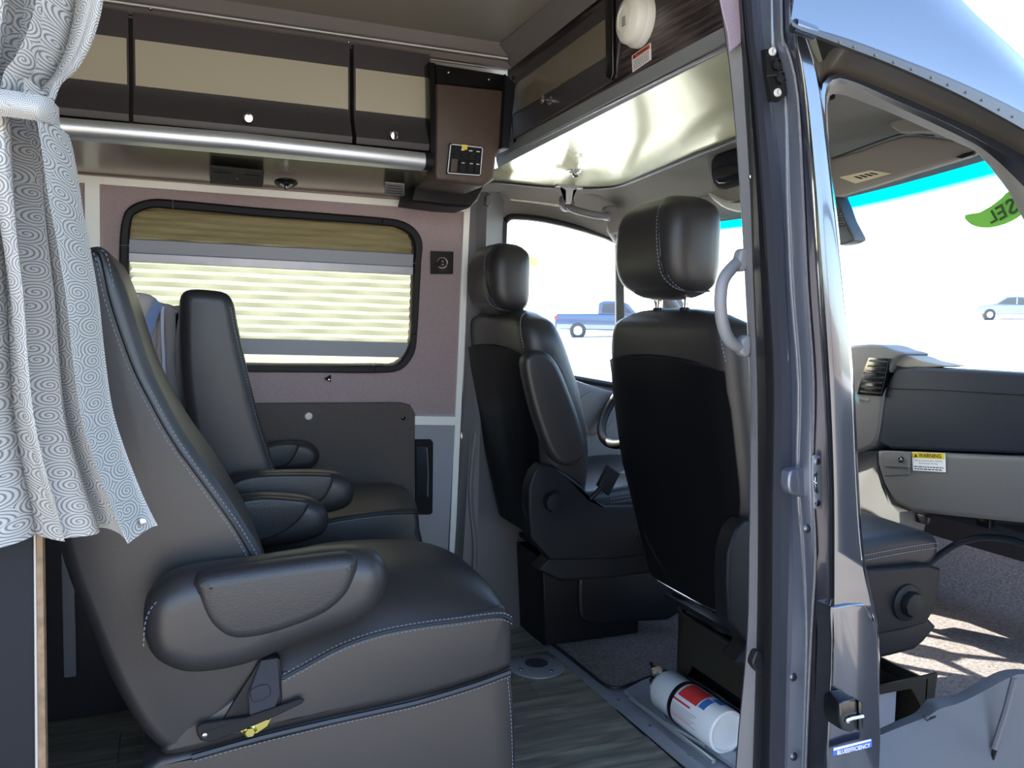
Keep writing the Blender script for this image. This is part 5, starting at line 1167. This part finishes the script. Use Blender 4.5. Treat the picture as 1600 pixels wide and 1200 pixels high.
# ============================================================ OUTSIDE
def gz(x, y):                             # the lot climbs towards the front right
    d = math.hypot(x, y); a = math.atan2(y, x)
    s = .0227+.0225*max(0, min(1, (math.radians(66)-a)/math.radians(28)))
    return -.67+max(0, d-3)*s*min(1, d/20)*max(0, min(1, y/6))
bm = bmesh.new(); g = []
for i in range(26):
    d = 0.5+i*4+(i > 20)*(i-20)*12; row = []
    for j in range(49):
        a = -math.pi+2*math.pi*j/48; row.append(bm.verts.new((d*math.cos(a), d*math.sin(a), gz(d*math.cos(a), d*math.sin(a)))))
    g.append(row)
for a, b in zip(g, g[1:]):
    for j in range(48): bm.faces.new((a[j], a[j+1], b[j+1], b[j]))
bmesh.ops.remove_doubles(bm, verts=bm.verts, dist=1e-4)
gr = frombm('floor', bm, 'ground'); struct(gr); gr.name = 'ground'
def wheel(par, c, ax, r=.38):
    w = lathe('wheel', [(r, 0), (r, .2), (r*.9, .22), (r*.62, .22), (r*.6, .18)], c, ax, 'tyre', par, 24)
    lathe('hub', [(r*.6, .18), (r*.55, .20), (r*.2, .215), (0, .215)], c, ax, 'steel', w, 20)
def vehicle(name, label, cat, rear, dirv, prof, roof, glass, wheels, width, paint, r):
    z = Vector((0, 0, 1)); d = V(dirv).normalized(); s = z.cross(d)   # s points away from the camera side
    if s.dot(rear) < 0: s = -s
    e = empty(name, rear, label, cat)
    f = lambda x, h, o=0: rear+d*x+z*h+s*o
    pillow('body', [f(x, h) for x, h in prof], s*width, .06, paint, e, sm=0)
    pillow('cabin', [f(x, h, .10) for x, h in roof], s*(width-.2), .06, paint, e, sm=0)
    for gq in glass: slab('side_window', [f(x, h, .085) for x, h in gq], s*.02, 'carglass', e, r=.003)
    for wx in wheels:
        wheel(e, f(wx, r, .18), -s, r)
    return e, f, s
D = 41; tr_p = ray(866, 527); tr_p = CAM+tr_p*(D/tr_p.length)
fw = V((ex.x, ey.x, 0)).normalized()
rear = V((tr_p.x, tr_p.y, gz(tr_p.x, tr_p.y)))
e, f, s = vehicle('pickup_truck', 'blue pickup truck with side mouldings seen through the driver window', 'truck', rear, fw, [(.0, .55), (0, 1.05), (.1, 1.22), (1.9, 1.25), (3.9, 1.25), (5.0, 1.18), (5.4, .95), (5.4, .5), (4.8, .45), (.3, .45)], [(2.1, 1.22), (2.15, 1.78), (2.4, 1.88), (3.3, 1.88), (3.6, 1.75), (4.1, 1.22)], [[(2.3, 1.3), (2.35, 1.75), (3.0, 1.78), (3.0, 1.3)], [(3.1, 1.3), (3.1, 1.78), (3.4, 1.75), (3.8, 1.3)]], (1.15, 4.4), 1.8, 'truckblue', .4)
slab('lower_moulding', [f(.1, .5, -.02), f(5.3, .5, -.02), f(5.3, .72, -.02), f(.1, .72, -.02)], s*.05, 'carsilver', e, r=.01)
slab('tail_lamp', [f(-.02, .95, -.01), f(.12, .95, -.01), f(.12, 1.12, -.01), f(-.02, 1.12, -.01)], s*.2, 'red', e, r=.01)
D = 54; c_p = ray(1524, 497); c_p = CAM+c_p*(D/c_p.length); rear = V((c_p.x, c_p.y, gz(c_p.x, c_p.y)))
e, f, s = vehicle('sedan', 'silver car far off beyond the windshield at right', 'car', rear, fw, [(0, .35), (0, .62), (.25, .80), (1.1, .92), (3.6, .95), (4.4, .85), (4.5, .4)], [(.95, .9), (1.7, 1.36), (2.9, 1.40), (3.9, .92)], [[(1.25, .95), (1.8, 1.3), (2.3, 1.33), (2.3, .95)], [(2.4, .95), (2.4, 1.33), (2.9, 1.32), (3.5, .95)]], (.8, 3.6), 1.7, 'carsilver', .33)
# shop sign far beyond
sp_ = ray(800, 400); sp_ = CAM+sp_*(60/sp_.length)
sg = empty('shop_sign', V((sp_.x, sp_.y, gz(sp_.x, sp_.y))), 'faint yellow roadside sign with a red stripe beyond the driver window', 'sign')
c = V((sp_.x, sp_.y, 0)); f2 = lambda px, py: (lambda r: CAM+r*(60/r.length))(ray(px, py))
slab('panel', [f2(800, 400), f2(840, 402), f2(840, 416), f2(800, 414)], s*.3, 'signyellow', sg, r=.02)
slab('stripe', [f2(800, 420), f2(842, 421), f2(842, 424), f2(800, 423)], s*.3, 'signred', sg, r=.01)
p0 = f2(820, 402); tube('post', [V((p0.x, p0.y, gz(p0.x, p0.y)))+s*.2, p0+s*.2], .15, 'white', sg, 8)

struct(box('asphalt_lane', (-30, -30, -.66), (60, .6, -.63), 'asphalt', bev=0))
struct(box('reflection_wall', (-40, -32, -.8), (70, -31, 3.5), 'reflwall', bev=0))  # unseen box added for the pillar to mirror, stands in for trees
# outer skin of the van on the driver's side and below the floor
struct(box('wall_left', (-1.75, 2.76, -.45), (.95, 2.78, .80), 'paint', bev=0))
struct(box('wall_left', (-1.75, 2.70, 1.44), (.95, 2.72, 1.93), 'paint', None, bev=0))
struct(box('wall_left', (-1.75, 2.72, .80), (-.30, 2.74, 1.44), 'paint', None, bev=0))
struct(box('wall_left', (.76, 2.72, .80), (.95, 2.74, 1.44), 'paint', None, bev=0))
struct(box('wall_left', (.95, 2.72, -.45), (2.7, 2.74, .80), 'paint', None, bev=0))
struct(box('trim_16', (-1.75, .9, -.30), (2.7, 2.7, -.06), 'blkplastic', None, bev=0))
